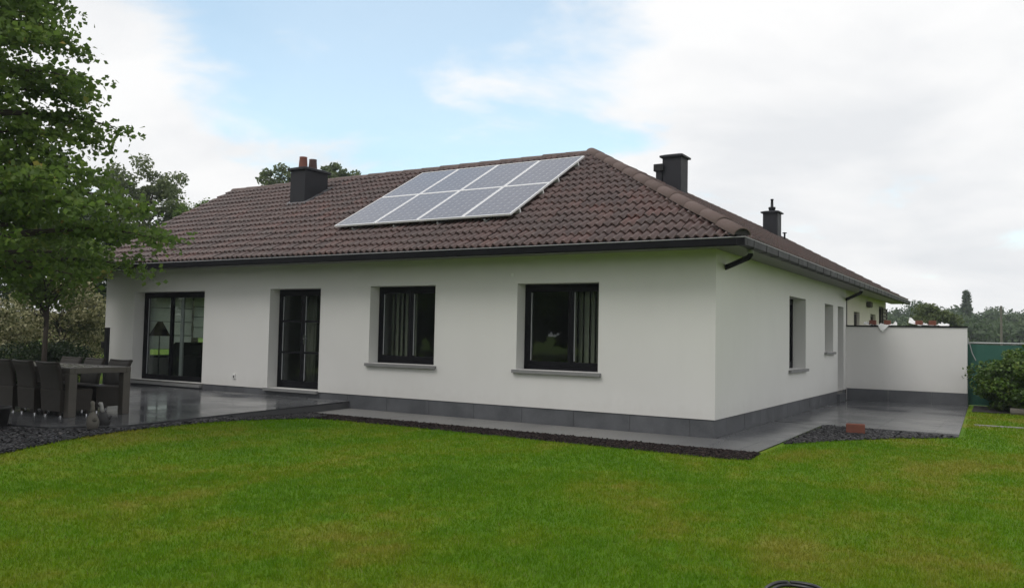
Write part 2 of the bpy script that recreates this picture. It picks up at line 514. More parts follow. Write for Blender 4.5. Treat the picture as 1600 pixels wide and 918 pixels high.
# ------------------------------------------------------------------ mesh helpers
class MB:
    def __init__(self):
        self.v, self.f = [], []

    def add(self, vs, fs):
        b = len(self.v)
        self.v += [tuple(x) for x in vs]
        self.f += [tuple(b + i for i in f) for f in fs]
        return self

    def box(self, x0, x1, y0, y1, z0, z1):
        x0, x1 = sorted((x0, x1)); y0, y1 = sorted((y0, y1)); z0, z1 = sorted((z0, z1))
        return self.add([(x0, y0, z0), (x1, y0, z0), (x1, y1, z0), (x0, y1, z0), (x0, y0, z1), (x1, y0, z1), (x1, y1, z1), (x0, y1, z1)],
                        [(0, 3, 2, 1), (4, 5, 6, 7), (0, 1, 5, 4), (1, 2, 6, 5), (2, 3, 7, 6), (3, 0, 4, 7)])

    def prism(self, poly, z0, z1):
        n = len(poly)
        vs = [(x, y, z0) for x, y in poly] + [(x, y, z1) for x, y in poly]
        fs = [tuple(range(n - 1, -1, -1)), tuple(range(n, 2 * n))] + [(i, (i + 1) % n, n + (i + 1) % n, n + i) for i in range(n)]
        return self.add(vs, fs)

    def extrude(self, prof, a, b, axis):
        """profile of (s,t) swept along axis: 'x' -> (pos,s,t), 'y' -> (s,pos,t)"""
        n = len(prof)
        mk = (lambda p, s, t_: (p, s, t_)) if axis == 'x' else (lambda p, s, t_: (s, p, t_))
        vs = [mk(a, s, t_) for s, t_ in prof] + [mk(b, s, t_) for s, t_ in prof]
        fs = [tuple(range(n)), tuple(range(2 * n - 1, n - 1, -1))] + [(i, n + i, n + (i + 1) % n, (i + 1) % n) for i in range(n)]
        return self.add(vs, fs)

    def tube(self, pts, rad, seg=8, cap=True):
        pts = [Vector(p) for p in pts]
        if not hasattr(rad, '__len__'):
            rad = [rad] * len(pts)
        b = len(self.v)
        prev = None
        for i, p in enumerate(pts):
            d = (pts[min(i + 1, len(pts) - 1)] - pts[max(i - 1, 0)]).normalized()
            if prev is None:
                a = d.orthogonal().normalized()
            else:
                a = prev - d * prev.dot(d)
                a = a.normalized() if a.length > 1e-6 else d.orthogonal().normalized()
            prev = a
            c_ = d.cross(a)
            for k in range(seg):
                an = 2 * math.pi * k / seg
                self.v.append(tuple(p + (a * math.cos(an) + c_ * math.sin(an)) * rad[i]))
        for i in range(len(pts) - 1):
            for k in range(seg):
                k2 = (k + 1) % seg
                self.f.append((b + i * seg + k, b + i * seg + k2, b + (i + 1) * seg + k2, b + (i + 1) * seg + k))
        if cap:
            self.f.append(tuple(b + k for k in range(seg - 1, -1, -1)))
            self.f.append(tuple(b + (len(pts) - 1) * seg + k for k in range(seg)))
        return self

    def lathe(self, prof, cx, cy, seg=16):
        b = len(self.v)
        for r_, z in prof:
            for k in range(seg):
                an = 2 * math.pi * k / seg
                self.v.append((cx + r_ * math.cos(an), cy + r_ * math.sin(an), z))
        for i in range(len(prof) - 1):
            for k in range(seg):
                k2 = (k + 1) % seg
                self.f.append((b + i * seg + k, b + i * seg + k2, b + (i + 1) * seg + k2, b + (i + 1) * seg + k))
        self.f.append(tuple(b + k for k in range(seg - 1, -1, -1)))
        self.f.append(tuple(b + (len(prof) - 1) * seg + k for k in range(seg)))
        return self

    def mesh(self, name, mat, smooth=False):
        me = bpy.data.meshes.new(name)
        me.from_pydata(self.v, [], self.f)
        me.materials.append(MATS[mat])
        if smooth:
            me.polygons.foreach_set('use_smooth', [True] * len(me.polygons))
        me.update()
        return me

    def build(self, name, mat, parent=None, smooth=False, bevel=0.0, **tags):
        o = bpy.data.objects.new(name, self.mesh(name, mat, smooth))
        return finish(o, parent, bevel, **tags)


def finish(o, parent=None, bevel=0.0, **tags):
    COL.objects.link(o)
    if parent is not None:
        o.parent = parent
    if bevel:
        bm = bmesh.new()
        bm.from_mesh(o.data)
        bmesh.ops.bevel(bm, geom=bm.edges[:], offset=bevel, segments=1, affect='EDGES', clamp_overlap=True)
        bm.to_mesh(o.data)
        bm.free()
    tag(o, **tags)
    return o


def tag(o, label=None, cat=None, group=None, kind=None):
    for k, v_ in (('label', label), ('category', cat), ('group', group), ('kind', kind)):
        if v_:
            o[k] = v_
    return o


def empty(name, loc=(0, 0, 0), rz=0.0, parent=None, **tags):
    o = bpy.data.objects.new(name, None)
    COL.objects.link(o)
    o.location = loc
    o.rotation_euler = (0, 0, rz)
    o.empty_display_size = 0.2
    if parent is not None:
        o.parent = parent
    tag(o, **tags)
    return o


def np_mesh(name, V, F, mat, tint=None, smooth=False):
    """V (n,3), F (m,k) arrays -> mesh, optional per-face tint"""
    me = bpy.data.meshes.new(name)
    k = F.shape[1]
    me.vertices.add(len(V))
    me.vertices.foreach_set('co', np.ascontiguousarray(V, dtype=np.float32).ravel())
    me.loops.add(F.size)
    me.loops.foreach_set('vertex_index', np.ascontiguousarray(F, dtype=np.int32).ravel())
    me.polygons.add(len(F))
    me.polygons.foreach_set('loop_start', np.arange(0, F.size, k, dtype=np.int32))
    me.polygons.foreach_set('loop_total', np.full(len(F), k, dtype=np.int32))
    if smooth:
        me.polygons.foreach_set('use_smooth', np.ones(len(F), dtype=bool))
    me.update(calc_edges=True)
    if tint is not None:
        a = me.attributes.new('tint', 'FLOAT', 'FACE')
        a.data.foreach_set('value', np.ascontiguousarray(tint, dtype=np.float32))
    me.materials.append(MATS[mat])
    return me


def clip_poly(poly, clip):
    """Sutherland-Hodgman; clip convex, counter-clockwise"""
    outp = list(poly)
    n = len(clip)
    for i in range(n):
        ax_, ay_ = clip[i]
        bx_, by_ = clip[(i + 1) % n]
        inp, outp = outp, []
        side = lambda p: (bx_ - ax_) * (p[1] - ay_) - (by_ - ay_) * (p[0] - ax_)
        for j in range(len(inp)):
            p, q = inp[j], inp[(j + 1) % len(inp)]
            sp_, sq = side(p), side(q)
            if sp_ >= 0:
                outp.append(p)
            if (sp_ > 0 and sq < 0) or (sp_ < 0 and sq > 0):
                k = sp_ / (sp_ - sq)
                outp.append((p[0] + (q[0] - p[0]) * k, p[1] + (q[1] - p[1]) * k))
        if len(outp) < 3:
            return []
    return outp


def area(poly):
    return 0.5 * sum(poly[i][0] * poly[(i + 1) % len(poly)][1] - poly[(i + 1) % len(poly)][0] * poly[i][1] for i in range(len(poly)))


def in_poly(P, poly):
    x, y = P[:, 0], P[:, 1]
    ins = np.zeros(len(P), bool)
    n = len(poly)
    for i in range(n):
        x1, y1 = poly[i]
        x2, y2 = poly[(i + 1) % n]
        c_ = ((y1 > y) != (y2 > y)) & (x < (x2 - x1) * (y - y1) / ((y2 - y1) if y2 != y1 else 1e-9) + x1)
        ins ^= c_
    return ins


def sstep(a):
    a = np.clip(a, 0, 1)
    return a * a * (3 - 2 * a)


def ground_h(x, y):
    x = np.asarray(x, float); y = np.asarray(y, float)
    h = 0.10 * sstep((-x - 4.0) / 2.5) * sstep((-y - 1.2) / 3.0) - 0.012
    far = np.hypot(x, y - 0)
    h = h + 5.0 * sstep((y - 80) / 160.0) * sstep((far - 70) / 60)
    return h


# ------------------------------------------------------------------ ground, beds, paving
def graded(lo, hi, core0, core1, step, growth=1.22):
    c_ = list(np.arange(core0, core1 + 1e-6, step))
    s, x = step, core1
    while x < hi:
        s *= growth; x += s; c_.append(min(x, hi))
    s, x = step, core0
    left = []
    while x > lo:
        s *= growth; x -= s; left.append(max(x, lo))
    return np.array(sorted(set(left + c_)))


gx = graded(-2500, 2500, -13, 8, 0.3)
gy = graded(-2500, 3500, -14, 12, 0.3)
XX, YY = np.meshgrid(gx, gy)
V = np.stack([XX.ravel(), YY.ravel(), ground_h(XX, YY).ravel()], 1)
nx = len(gx)
ii, jj = np.meshgrid(np.arange(nx - 1), np.arange(len(gy) - 1))
b = (jj * nx + ii).ravel()
F = np.stack([b, b + 1, b + nx + 1, b + nx], 1)
o = bpy.data.objects.new('lawn', np_mesh('lawn', V, F, 'lawn_ground', smooth=True))
finish(o, kind='structure', label='mown green lawn in front of the white bungalow', cat='lawn')

LAWN_EDGE = [(-5.45, -8.3), (-5.71, -7.52), (-6.02, -6.85), (-6.26, -6.22), (-6.47, -5.45), (-6.55, -4.37), (-6.52, -3.3), (-6.50, -2.5), (-6.42, -2.0),
             (-5.9, -1.84), (-3.91, -1.80), (-0.91, -1.92), (0.80, -1.98), (1.06, -1.90), (1.03, -0.4), (1.10, 0.25), (1.6, 1.15), (2.3, 2.1), (3.06, 2.84), (3.18, 3.2)]
LAWN_POLY = LAWN_EDGE + [(2.86, 11.0), (14, 11.0), (14, -13), (-4.0, -13), (-5.2, -9.5)]
TERRACE = [(-7.42, 0.02), (-15.0, 0.02), (-15.0, -6.5), (-9.0, -6.45), (-7.25, -6.1), (-6.72, -5.25), (-7.1, -3.3)]
TZ = 0.145
LEFT_BED = [(-7.40, -1.1), (-7.05, -3.3), (-6.69, -5.24), (-7.2, -6.12), (-9.0, -6.48), (-14.0, -6.5), (-14.0, -9.5), (-5.6, -9.5)] + LAWN_EDGE[0:9] + [(-6.6, -1.45), (-7.35, -1.17)]
FRONT_BED = [(-7.35, -1.16), (1.0, -1.16), (1.06, -1.90), (0.80, -1.98), (-0.91, -1.92), (-3.91, -1.80), (-5.9, -1.84), (-6.45, -1.95)]
RIGHT_BED = [(0.99, 0.1), (1.10, 0.25), (1.6, 1.15), (2.3, 2.1), (3.06, 2.84), (3.06, 3.05), (0.96, 3.38)]


def bed(poly, name, label, cat, chipname, chiplabel, mat, n, size, z_off):
    bm = MB()
    bm.add([(x, y, float(ground_h(x, y)) + z_off) for x, y in poly], [tuple(range(len(poly)))])
    me = bm.mesh(name, 'bed_soil')
    b2 = bmesh.new()
    b2.from_mesh(me)
    bmesh.ops.triangulate(b2, faces=b2.faces[:])
    b2.normal_update()
    for f_ in b2.faces:
        if f_.normal.z < 0:
            f_.normal_flip()
    b2.to_mesh(me)
    b2.free()
    finish(bpy.data.objects.new(name, me), kind='structure', label=label, cat=cat)
    xs = np.array([p[0] for p in poly]); ys = np.array([p[1] for p in poly])
    P = np.empty((0, 2))
    lo = np.array([max(xs.min(), -11.5), max(ys.min(), -8.6)])
    hi = np.array([xs.max(), ys.max()])
    while len(P) < n:
        q = rng.uniform(lo, hi, (n * 3, 2))
        q = q[in_poly(q, poly)]
        P = np.vstack([P, q])
    P = P[:n]
    chips(P, chipname, chiplabel, mat, size, z_off)


def chips(P, name, label, mat, size, z_off):
    n = len(P)
    base = np.array([[-1, -.6, 0], [.2, -.9, 0], [1, -.1, 0], [.5, .8, 0], [-.7, .7, 0]], float)
    top = base * 0.85 + np.array([0.05, 0.03, 1.0])
    tmpl = np.vstack([base, top])
    s = rng.uniform(0.55, 1.25, n) * size
    th = rng.uniform(0.12, 0.3, n) * s
    az = rng.uniform(0, 2 * np.pi, n)
    tilt = rng.normal(0, 0.33, n)
    taz = rng.uniform(0, 2 * np.pi, n)
    Vt = np.repeat(tmpl[None], n, 0).copy()
    Vt[:, :, 0] *= s[:, None]
    Vt[:, :, 1] *= (s * rng.uniform(0.45, 0.9, n))[:, None]
    Vt[:, :, 2] *= th[:, None]
    ca, sa = np.cos(az)[:, None], np.sin(az)[:, None]
    x = Vt[:, :, 0] * ca - Vt[:, :, 1] * sa
    y = Vt[:, :, 0] * sa + Vt[:, :, 1] * ca
    z = Vt[:, :, 2] + tilt[:, None] * (x * np.cos(taz)[:, None] + y * np.sin(taz)[:, None])
    zb = ground_h(P[:, 0], P[:, 1]) + z_off + rng.uniform(-0.008, 0.014, n)
    Vv = np.stack([x + P[:, :1], y + P[:, 1:2], z + zb[:, None]], -1).reshape(-1, 3)
    # faces as quads/tris: pentagon top as 3 tris, sides as 10 tris
    fl = np.array([[5, 6, 7], [5, 7, 8], [5, 8, 9]] + [[i, (i + 1) % 5, 5 + (i + 1) % 5] for i in range(5)] + [[i, 5 + (i + 1) % 5, 5 + i] for i in range(5)])
    Ff = (np.arange(n)[:, None, None] * 10 + fl[None]).reshape(-1, 3)
    me = np_mesh(name, Vv, Ff, mat, np.repeat(rng.uniform(0, 1, n), len(fl)))
    finish(bpy.data.objects.new(name, me), kind='stuff', label=label, cat='chippings')


bed(LEFT_BED, 'slate_bed', 'dark planting bed around the raised terrace', 'bed', 'slate_chippings', 'loose dark slate chippings in the bed beside the raised terrace', 'slate_chips', 20000, 0.030, 0.016)
bed(FRONT_BED, 'mulch_bed', 'narrow dark mulch strip between front path and lawn', 'bed', 'bark_mulch', 'dark brown mulch in the narrow strip between front path and lawn', 'mulch_chips', 11000, 0.022, 0.010)
bed(RIGHT_BED, 'corner_bed', 'small triangular slate bed between paving and lawn', 'bed', 'slate_chippings', 'slate chippings filling the triangular bed around a loose brick', 'slate_chips', 5200, 0.031, 0.012)


def paving(name, label, poly, z0, z1, sx_, sy_, ox, oy, mat, gap=0.004, base_mat='paving_base'):
    """poly CCW convex list; base sheet plus one object per slab"""
    pb = MB()
    pb.prism(poly, z0, z1 - 0.006)
    base = pb.build(name, base_mat, kind='structure', label=label, cat='paving')
    xs = [p[0] for p in poly]; ys = [p[1] for p in poly]
    i0, i1 = math.floor((min(xs) - ox) / sx_), math.ceil((max(xs) - ox) / sx_)
    j0, j1 = math.floor((min(ys) - oy) / sy_), math.ceil((max(ys) - oy) / sy_)
    for i in range(i0, i1):
        for j in range(j0, j1):
            x, y = ox + i * sx_, oy + j * sy_
            g = gap / 2
            q = clip_poly([(x + g, y + g), (x + sx_ - g, y + g), (x + sx_ - g, y + sy_ - g), (x + g, y + sy_ - g)], poly)
            if len(q) >= 3 and area(q) > 0.01:
                dz = rng.normal(0, 0.0006)
                s = MB()
                s.prism(q, z1 - 0.026, z1 + dz)
                s.build('paving_slab', mat, base)
    return base


# raised terrace, two convex halves
paving('terrace', 'raised wet grey stone terrace in front of the sliding doors', [(-7.42, 0.0), (-15.0, 0.0), (-15.0, -6.5), (-9.0, -6.45), (-7.25, -6.1), (-6.72, -5.25)], -0.05, TZ, 0.9, 0.9, -15.0, -6.3, 'wet_paving', base_mat='terrace_edge')
paving('front_path', 'narrow grey stone path along the front wall', [(-7.40, -1.13), (0.94, -1.13), (0.94, 0.0), (-7.40, 0.0)], -0.08, 0.004, 0.9, 1.131, -7.43, -1.131, 'damp_paving')
paving('side_path', 'wet grey stone path along the side wall', [(0.0, 0.003), (0.94, 0.003), (0.90, 3.40), (0.0, 3.40)], -0.08, 0.004, 0.9, 0.9, 0.0, 0.0, 'wet_paving')
paving('side_patio', 'wet grey stone patio in front of the garden wall', [(0.0, 3.403), (0.90, 3.403), (3.08, 2.98), (3.16, 3.1), (2.84, 11.0), (0.0, 11.0)][0:2] + [(3.10, 3.03), (2.84, 11.0), (0.0, 11.0)], -0.08, 0.004, 0.9, 0.9, 0.0, 3.4, 'wet_paving')

# ------------------------------------------------------------------ house
house = empty('house', (0, 0, 0), label='white rendered bungalow with brown tiled roof and black window frames', cat='house')
ZT = 2.93


def wall_mesh(name, length, openings, thick, mat, z0, z1, frame, parent=house):
    """wall in local (u along, w depth inwards, z); frame maps to world"""
    us = sorted({0.0, length} | {a for op in openings for a in op[:2]})
    zs = sorted({z0, z1} | {a for op in openings for a in op[2:]})
    mb = MB()

    def hole(u, z):
        return any(op[0] < u < op[1] and op[2] < z < op[3] for op in openings)
    for i in range(len(us) - 1):
        for j in range(len(zs) - 1):
            a, b_, c_, d_ = us[i], us[i + 1], zs[j], zs[j + 1]
            if hole((a + b_) / 2, (c_ + d_) / 2):
                continue
            mb.add([frame(a, 0, c_), frame(b_, 0, c_), frame(b_, 0, d_), frame(a, 0, d_)], [(0, 1, 2, 3)])
            mb.add([frame(a, thick, c_), frame(b_, thick, c_), frame(b_, thick, d_), frame(a, thick, d_)], [(3, 2, 1, 0)])
    for (a, b_, c_, d_) in openings:
        for (p, q, rv) in (((a, c_), (a, d_), 0), ((b_, d_), (b_, c_), 0), ((a, d_), (b_, d_), 0), ((b_, c_), (a, c_), 0)):
            mb.add([frame(p[0], 0, p[1]), frame(q[0], 0, q[1]), frame(q[0], thick, q[1]), frame(p[0], thick, p[1])], [(0, 1, 2, 3)])
    # ends, top, bottom
    for (p, q) in (((0, z0), (0, z1)), ((length, z1), (length, z0)), ((0, z1), (length, z1)), ((length, z0), (0, z0))):
        mb.add([frame(p[0], 0, p[1]), frame(q[0], 0, q[1]), frame(q[0], thick, q[1]), frame(p[0], thick, p[1])], [(3, 2, 1, 0)])
    o_ = mb.build(name, mat, parent)
    bm = bmesh.new()
    bm.from_mesh(o_.data)
    bmesh.ops.remove_doubles(bm, verts=bm.verts[:], dist=1e-5)
    bmesh.ops.recalc_face_normals(bm, faces=bm.faces[:])
    bm.to_mesh(o_.data)
    bm.free()
    return o_


TH = 0.42
W1 = (-14.44, -11.87, 0.25, 2.38)
DR = (-9.75, -8.27, 0.30, 2.40)
W2 = (-6.94, -5.35, 0.92, 2.42)
W3 = (-3.56, -1.98, 0.92, 2.42)
fx = lambda u, w, z: (-15.6 + u, w, z)
wall_mesh('front_wall', 15.6, [(a + 15.6, b_ + 15.6, max(c_, 0.2801), d_) for a, b_, c_, d_ in (W1, DR, W2, W3)], TH, 'render_plaster', 0.28, ZT + 0.05, fx)
W4 = (4.72, 6.20, 0.93, 2.42)
W5 = (8.22, 9.26, 1.27, 2.42)
D5 = (9.84, 10.64, 0.20, 2.42)
fr_ = lambda u, w, z: (-w - 0.0, TH + u, z)
wall_mesh('side_wall', 11.0 - TH, [(a - TH, b_ - TH, max(c_, 0.2801), d_) for a, b_, c_, d_ in (W4, W5, D5)], TH, 'render_plaster', 0.28, ZT + 0.05, fr_)
# close the corner (front wall end is flush with the side wall plane)
# older part behind: slightly thinner, no new render
W6 = (12.91, 13.89, 1.35, 2.40)
W7 = (15.93, 17.0, 2.02, 2.43)
D6 = (17.75, 18.85, 0.15, 2.75)
fr2_ = lambda u, w, z: (-0.12 - w, 11.0 + u, z)
wall_mesh('rear_side_wall', 8.4, [(a - 11, b_ - 11, c_, d_) for a, b_, c_, d_ in (W6, W7, D6)], 0.3, 'old_plaster', -0.05, ZT + 0.05, fr2_)
END_W = (1.0, 3.7, 0.75, 2.35)
fl_ = lambda u, w, z: (-15.6 + w, 8.45 - u, z)
wall_mesh('end_wall', 8.45 - TH, [(8.45 - END_W[1], 8.45 - END_W[0], END_W[2], END_W[3])], TH, 'render_plaster', -0.05, ZT + 0.05, fl_)
mb = MB()
mb.box(-15.6 + TH, -8.45, 8.1, 8.45, -0.05, ZT)
mb.box(-8.80, -8.45, 8.45, 19.4, -0.05, ZT)
mb.box(-8.45, -0.42, 19.05, 19.4, -0.05, ZT)
mb.build('back_wall', 'old_plaster', house)
# gables
RS = (5.63 - 2.985) / 4.752           # roof rise per run
RX = -4.227
mb = MB()
mb.extrude([(0.02, ZT + 0.05), (8.43, ZT + 0.05), (4.227, ZT + 0.05 + 4.2 * RS - 0.02)], -15.6, -15.25, 'x')
mb.build('gable_wall', 'render_plaster', house)
mb = MB()
mb.add([(-0.42, 19.4, ZT + 0.05), (-8.43, 19.4, ZT + 0.05), (RX, 19.4, ZT + 4.0 * RS), (-0.42, 19.05, ZT + 0.05), (-8.43, 19.05, ZT + 0.05), (RX, 19.05, ZT + 4.0 * RS)],
       [(0, 1, 2), (5, 4, 3), (0, 2, 5, 3), (1, 4, 5, 2), (0, 3, 4, 1)])
mb.build('gable_wall', 'old_plaster', house)
# interior floor, ceiling, partitions
mb = MB()
mb.box(-15.17, -0.43, 0.43, 8.09, 0.10, 0.22)
mb.build('room_floor', 'interior_floor', house)
mb = MB()
mb.box(-15.18, -0.43, 0.43, 8.09, 2.62, 2.72)
mb.build('ceiling', 'interior_wall', house)
mb = MB()
for x in (-10.9, -7.7, -4.5):
    mb.box(x - 0.06, x + 0.06, 0.425, 4.9, 0.221, 2.619)
mb.box(-15.17, -0.43, 4.9, 5.0, 0.221, 2.619)
mb.build('partition_wall', 'interior_wall', house)
mb = MB()
mb.box(-0.435, -0.425, 11.02, 19.0, 0, 2.9)
mb.build('inner_lining', 'interior_floor', house)

# plinth slabs, front (1 m slabs) and side
plinth_base = MB()
plinth_base.box(-15.59, -0.024, 0.022, 0.41, -0.1, 0.279)
plinth_base.box(-0.40, -0.022, 0.411, 10.99, -0.1, 0.279)
pbase = plinth_base.build('plinth', 'joint_mortar', house)
joints = [-0.40 - 1.01 * k for k in range(0, 16)]
edges = [-0.015] + [j for j in joints if j > -7.42] + [-7.42] + [j for j in joints if j < -7.45] + [-15.6]
blocks = []
for a, b_ in zip(edges[1:], edges[:-1]):
    segs = [(a, b_)]
    for (wa, wb) in ((W1[0] - 0.06, W1[1] + 0.02), (DR[0] - 0.08, DR[1] + 0.02)):
        ns = []
        for s_ in segs:
            if s_[1] <= wa or s_[0] >= wb:
                ns.append((s_[0], s_[1]))
            else:
                if s_[0] < wa:
                    ns.append((s_[0], wa))
                if s_[1] > wb:
                    ns.append((wb, s_[1]))
        segs = ns
    blocks += [s_ for s_ in segs if s_[1] - s_[0] > 0.05]
for a, b_ in blocks:
    s = MB()
    s.box(a + 0.003, b_ - (0.003 if b_ < -0.1 else 0.0), 0.014, 0.03, -0.06, 0.2795)
    s.build('plinth_slab', 'plinth_stone', pbase)
y = 0.0
for k in range(11):
    y1 = min(11.0, 0.62 + 1.01 * k) if k < 10 else 9.84
    if y1 > 9.84:
        y1 = 9.84
    if y1 - y > 0.1:
        s = MB()
        s.box(-0.03, -0.014, y + (0.003 if k else 0.0142), y1 - 0.003, -0.06, 0.2795)
        s.build('plinth_slab', 'plinth_stone', pbase)
    y = y1
s = MB()
s.box(-0.03, -0.014, D5[1] + 0.003, 10.98, -0.06, 0.2795)
s.build('plinth_slab', 'plinth_stone', pbase)
# lower stone band under the door sills
s = MB()
s.box(W1[0] - 0.055, W1[1] + 0.015, 0.012, 0.03, 0.0, 0.19)
s.build('plinth_slab', 'plinth_stone', pbase)
s = MB()
s.box(DR[0] - 0.075, DR[1] + 0.015, 0.012, 0.03, 0.0, 0.238)
s.build('plinth_slab', 'plinth_stone', pbase)
s = MB()
s.box(-0.3, 0.06, D5[0] - 0.02, D5[1] + 0.02, -0.05, 0.20)
s.build('door_step', 'plinth_stone', pbase, bevel=0.006)


def window(op, frame_rot, leaves_, name='window', depth=0.27, sill=True, fw_=0.075, sill_over=(0.06, 0.06), muntins=(), sill_h=0.06, label=None, fl=None):
    """op=(u0,u1,z0,z1) ; local x along wall, y inward. leaves_ = list of (u0,u1) fractions, glazed sashes"""
    u0, u1, z0, z1 = op
    w = u1 - u0
    if frame_rot == 0:
        loc, rz = (u0, 0, z0), 0.0
    else:
        loc, rz = (0, u0, z0), math.pi / 2
    h = z1 - z0
    y0 = depth
    mb_ = MB()
    fl = fl if fl is not None else fw_
    e = 0.004
    mb_.box(e, fl, y0, y0 + 0.07, e, h - e)
    mb_.box(w - fw_, w - e, y0, y0 + 0.07, e, h - e)
    mb_.box(fl, w - fw_, y0, y0 + 0.07, h - fw_, h - e)
    mb_.box(fl, w - fw_, y0, y0 + 0.07, e, fw_)
    root = mb_.build(name, 'black_frame', house, label=label)
    root.location = loc
    root.rotation_euler = (0, 0, rz)
    iu0, iu1 = fl, w - fw_
    for (a, b_) in leaves_:
        a_, c_ = iu0 + (iu1 - iu0) * a, iu0 + (iu1 - iu0) * b_
        sw = 0.058
        s_ = MB()
        ys = y0 - 0.012
        s_.box(a_ + 0.002, a_ + sw, ys, ys + 0.06, fw_ + 0.002, h - fw_ - 0.002)
        s_.box(c_ - sw, c_ - 0.002, ys, ys + 0.06, fw_ + 0.002, h - fw_ - 0.002)
        s_.box(a_ + sw, c_ - sw, ys, ys + 0.06, h - fw_ - sw, h - fw_ - 0.002)
        s_.box(a_ + sw, c_ - sw, ys, ys + 0.06, fw_ + 0.002, fw_ + sw + 0.015)
        s_.build('sash', 'black_frame', root)
        g = MB()
        g.box(a_ + sw - 0.005, c_ - sw + 0.005, ys + 0.026, ys + 0.032, fw_ + sw, h - fw_ - sw + 0.005)
        g.build('pane', 'window_glass', root)
        bd = MB()
        bd.box(a_ + sw, a_ + sw + 0.013, ys + 0.008, ys + 0.025, fw_ + sw + 0.03, h - fw_ - sw - 0.015)
        bd.build('glazing_bead', 'bead_grey', root)
        for mz in muntins:
            q = MB()
            q.box(a_ + sw, c_ - sw, ys + 0.004, ys + 0.05, h * mz - 0.022, h * mz + 0.022)
            q.build('glazing_bar', 'black_frame', root)
    if sill:
        q = MB()
        q.box(-sill_over[0], w + sill_over[1], -0.062, 0.0, -sill_h, -0.004)
        q.box(0.002, w - 0.002, 0.0, y0 + 0.02, -sill_h + 0.02, -0.0045)
        q.build('sill', 'sill_stone', root)
    return root


w_slide = window(W1, 0, [(0.0, 0.42), (0.38, 1.0)], name='sliding_door', muntins=(), sill_over=(0.05, 0.01), label='wide black sliding patio door', fl=0.12)
q = MB()
q.box(1.36, 1.46, 0.30, 0.34, 0.12, 2.0)
q.build('sliding_rail', 'bead_grey', w_slide)
w_door = window(DR, 0, [(0.0, 0.50), (0.50, 1.0)], name='front_door', muntins=(0.36, 0.675), sill_over=(0.07, 0.01), label='black glazed double door with handle')
q = MB()
q.tube([(0.80, 0.255, 1.05), (0.80, 0.215, 1.05), (0.93, 0.205, 1.05)], 0.011, 8)
q.box(0.775, 0.815, 0.250, 0.259, 0.93, 1.13)
q.build('handle', 'steel', w_door)
w_b = window(W2, 0, [(0.0, 0.52), (0.52, 1.0)])
w_c = window(W3, 0, [(0.0, 0.60), (0.60, 1.0)])
window(W4, 1, [(0.0, 0.5), (0.5, 1.0)])
window(W5, 1, [(0.0, 1.0)], sill_over=(0.04, 0.06))
window(D5, 1, [(0.0, 1.0)], name='side_door', sill=False)
# end-wall window (seen through the sliding door)
q = MB()
for (a, b_, c_, d_) in ((1.0, 1.07, 0.75, 2.35), (3.63, 3.7, 0.75, 2.35), (2.24, 2.32, 0.75, 2.35), (1.07, 3.63, 2.28, 2.35), (1.07, 3.63, 0.75, 0.82)):
    q.box(-15.34, -15.28, a, b_, c_, d_)
w_end = q.build('window', 'black_frame', house)
q = MB()
q.box(-15.315, -15.309, 1.05, 3.65, 0.8, 2.3)
q.build('pane', 'window_glass', w_end)
# older windows of the rear part
for (a, b_, c_, d_, nm) in ((*W6, 'window'), (*W7, 'window'), (*D6, 'rear_door')):
    q = MB()
    for (s0, s1, t0, t1) in ((a + .003, a + .07, c_ + .003, d_ - .003), (b_ - .07, b_ - .003, c_ + .003, d_ - .003), (a + .07, b_ - .07, c_ + .003, c_ + .07), (a + .07, b_ - .07, d_ - .07, d_ - .003)):
        q.box(-0.26, -0.20, s0, s1, t0, t1)
    o = q.build(nm, 'shutter_brown', house)
    q = MB()
    q.box(-0.235, -0.229, a + 0.06, b_ - 0.06, c_ + .06, d_ - .06)
    q.build('pane', 'window_glass', o)
sh = empty('louvre_shutter', (-0.12, 19.0, 1.3), parent=house)
q = MB()
for (a, b_, c_, d_) in ((0, .05, 0, 1.3), (.95, 1.0, 0, 1.3), (.05, .95, 0, .05), (.05, .95, 1.25, 1.3)):
    q.box(0.004, 0.05, a - 0.6, b_ - 0.6, c_ + 0.1, d_ + 0.1)
sh.location = (-0.12, 19.0, 1.3)
q.build('shutter_frame', 'shutter_brown', sh)
for k in range(9):
    q = MB()
    q.box(0.008, 0.045, -0.55, 0.35, 0.19 + k * 0.13, 0.26 + k * 0.13)
    q.build('slat', 'shutter_brown', sh)
q = MB()
q.box(-0.115, 0.02, 15.1, 15.5, 2.60, 2.78)
q.build('wall_lamp', 'shutter_brown', house, bevel=0.03)

# blinds and furniture inside
def vertical_blind(x0, x1, z0, z1, n, label, y=0.47, ang=-24):
    root = empty('vertical_blind', ((x0 + x1) / 2, y, z0), label=label, cat='blind')
    w = x1 - x0
    q_ = MB()
    q_.box(-w / 2, w / 2, -0.02, 0.02, z1 - z0, z1 - z0 + 0.04)
    q_.build('head_rail', 'bead_grey', root)
    sl = MB()
    sl.box(-0.062, 0.062, -0.001, 0.001, 0, z1 - z0)
    me = sl.mesh('slat', 'blind_fabric')
    for k in range(n):
        o_ = bpy.data.objects.new('slat', me)
        o_.location = (-w / 2 + 0.06 + (w - 0.12) * k / max(1, n - 1), 0, 0)
        o_.rotation_euler = (0, 0, R(ang + random.uniform(-9, 9)))
        finish(o_, root)


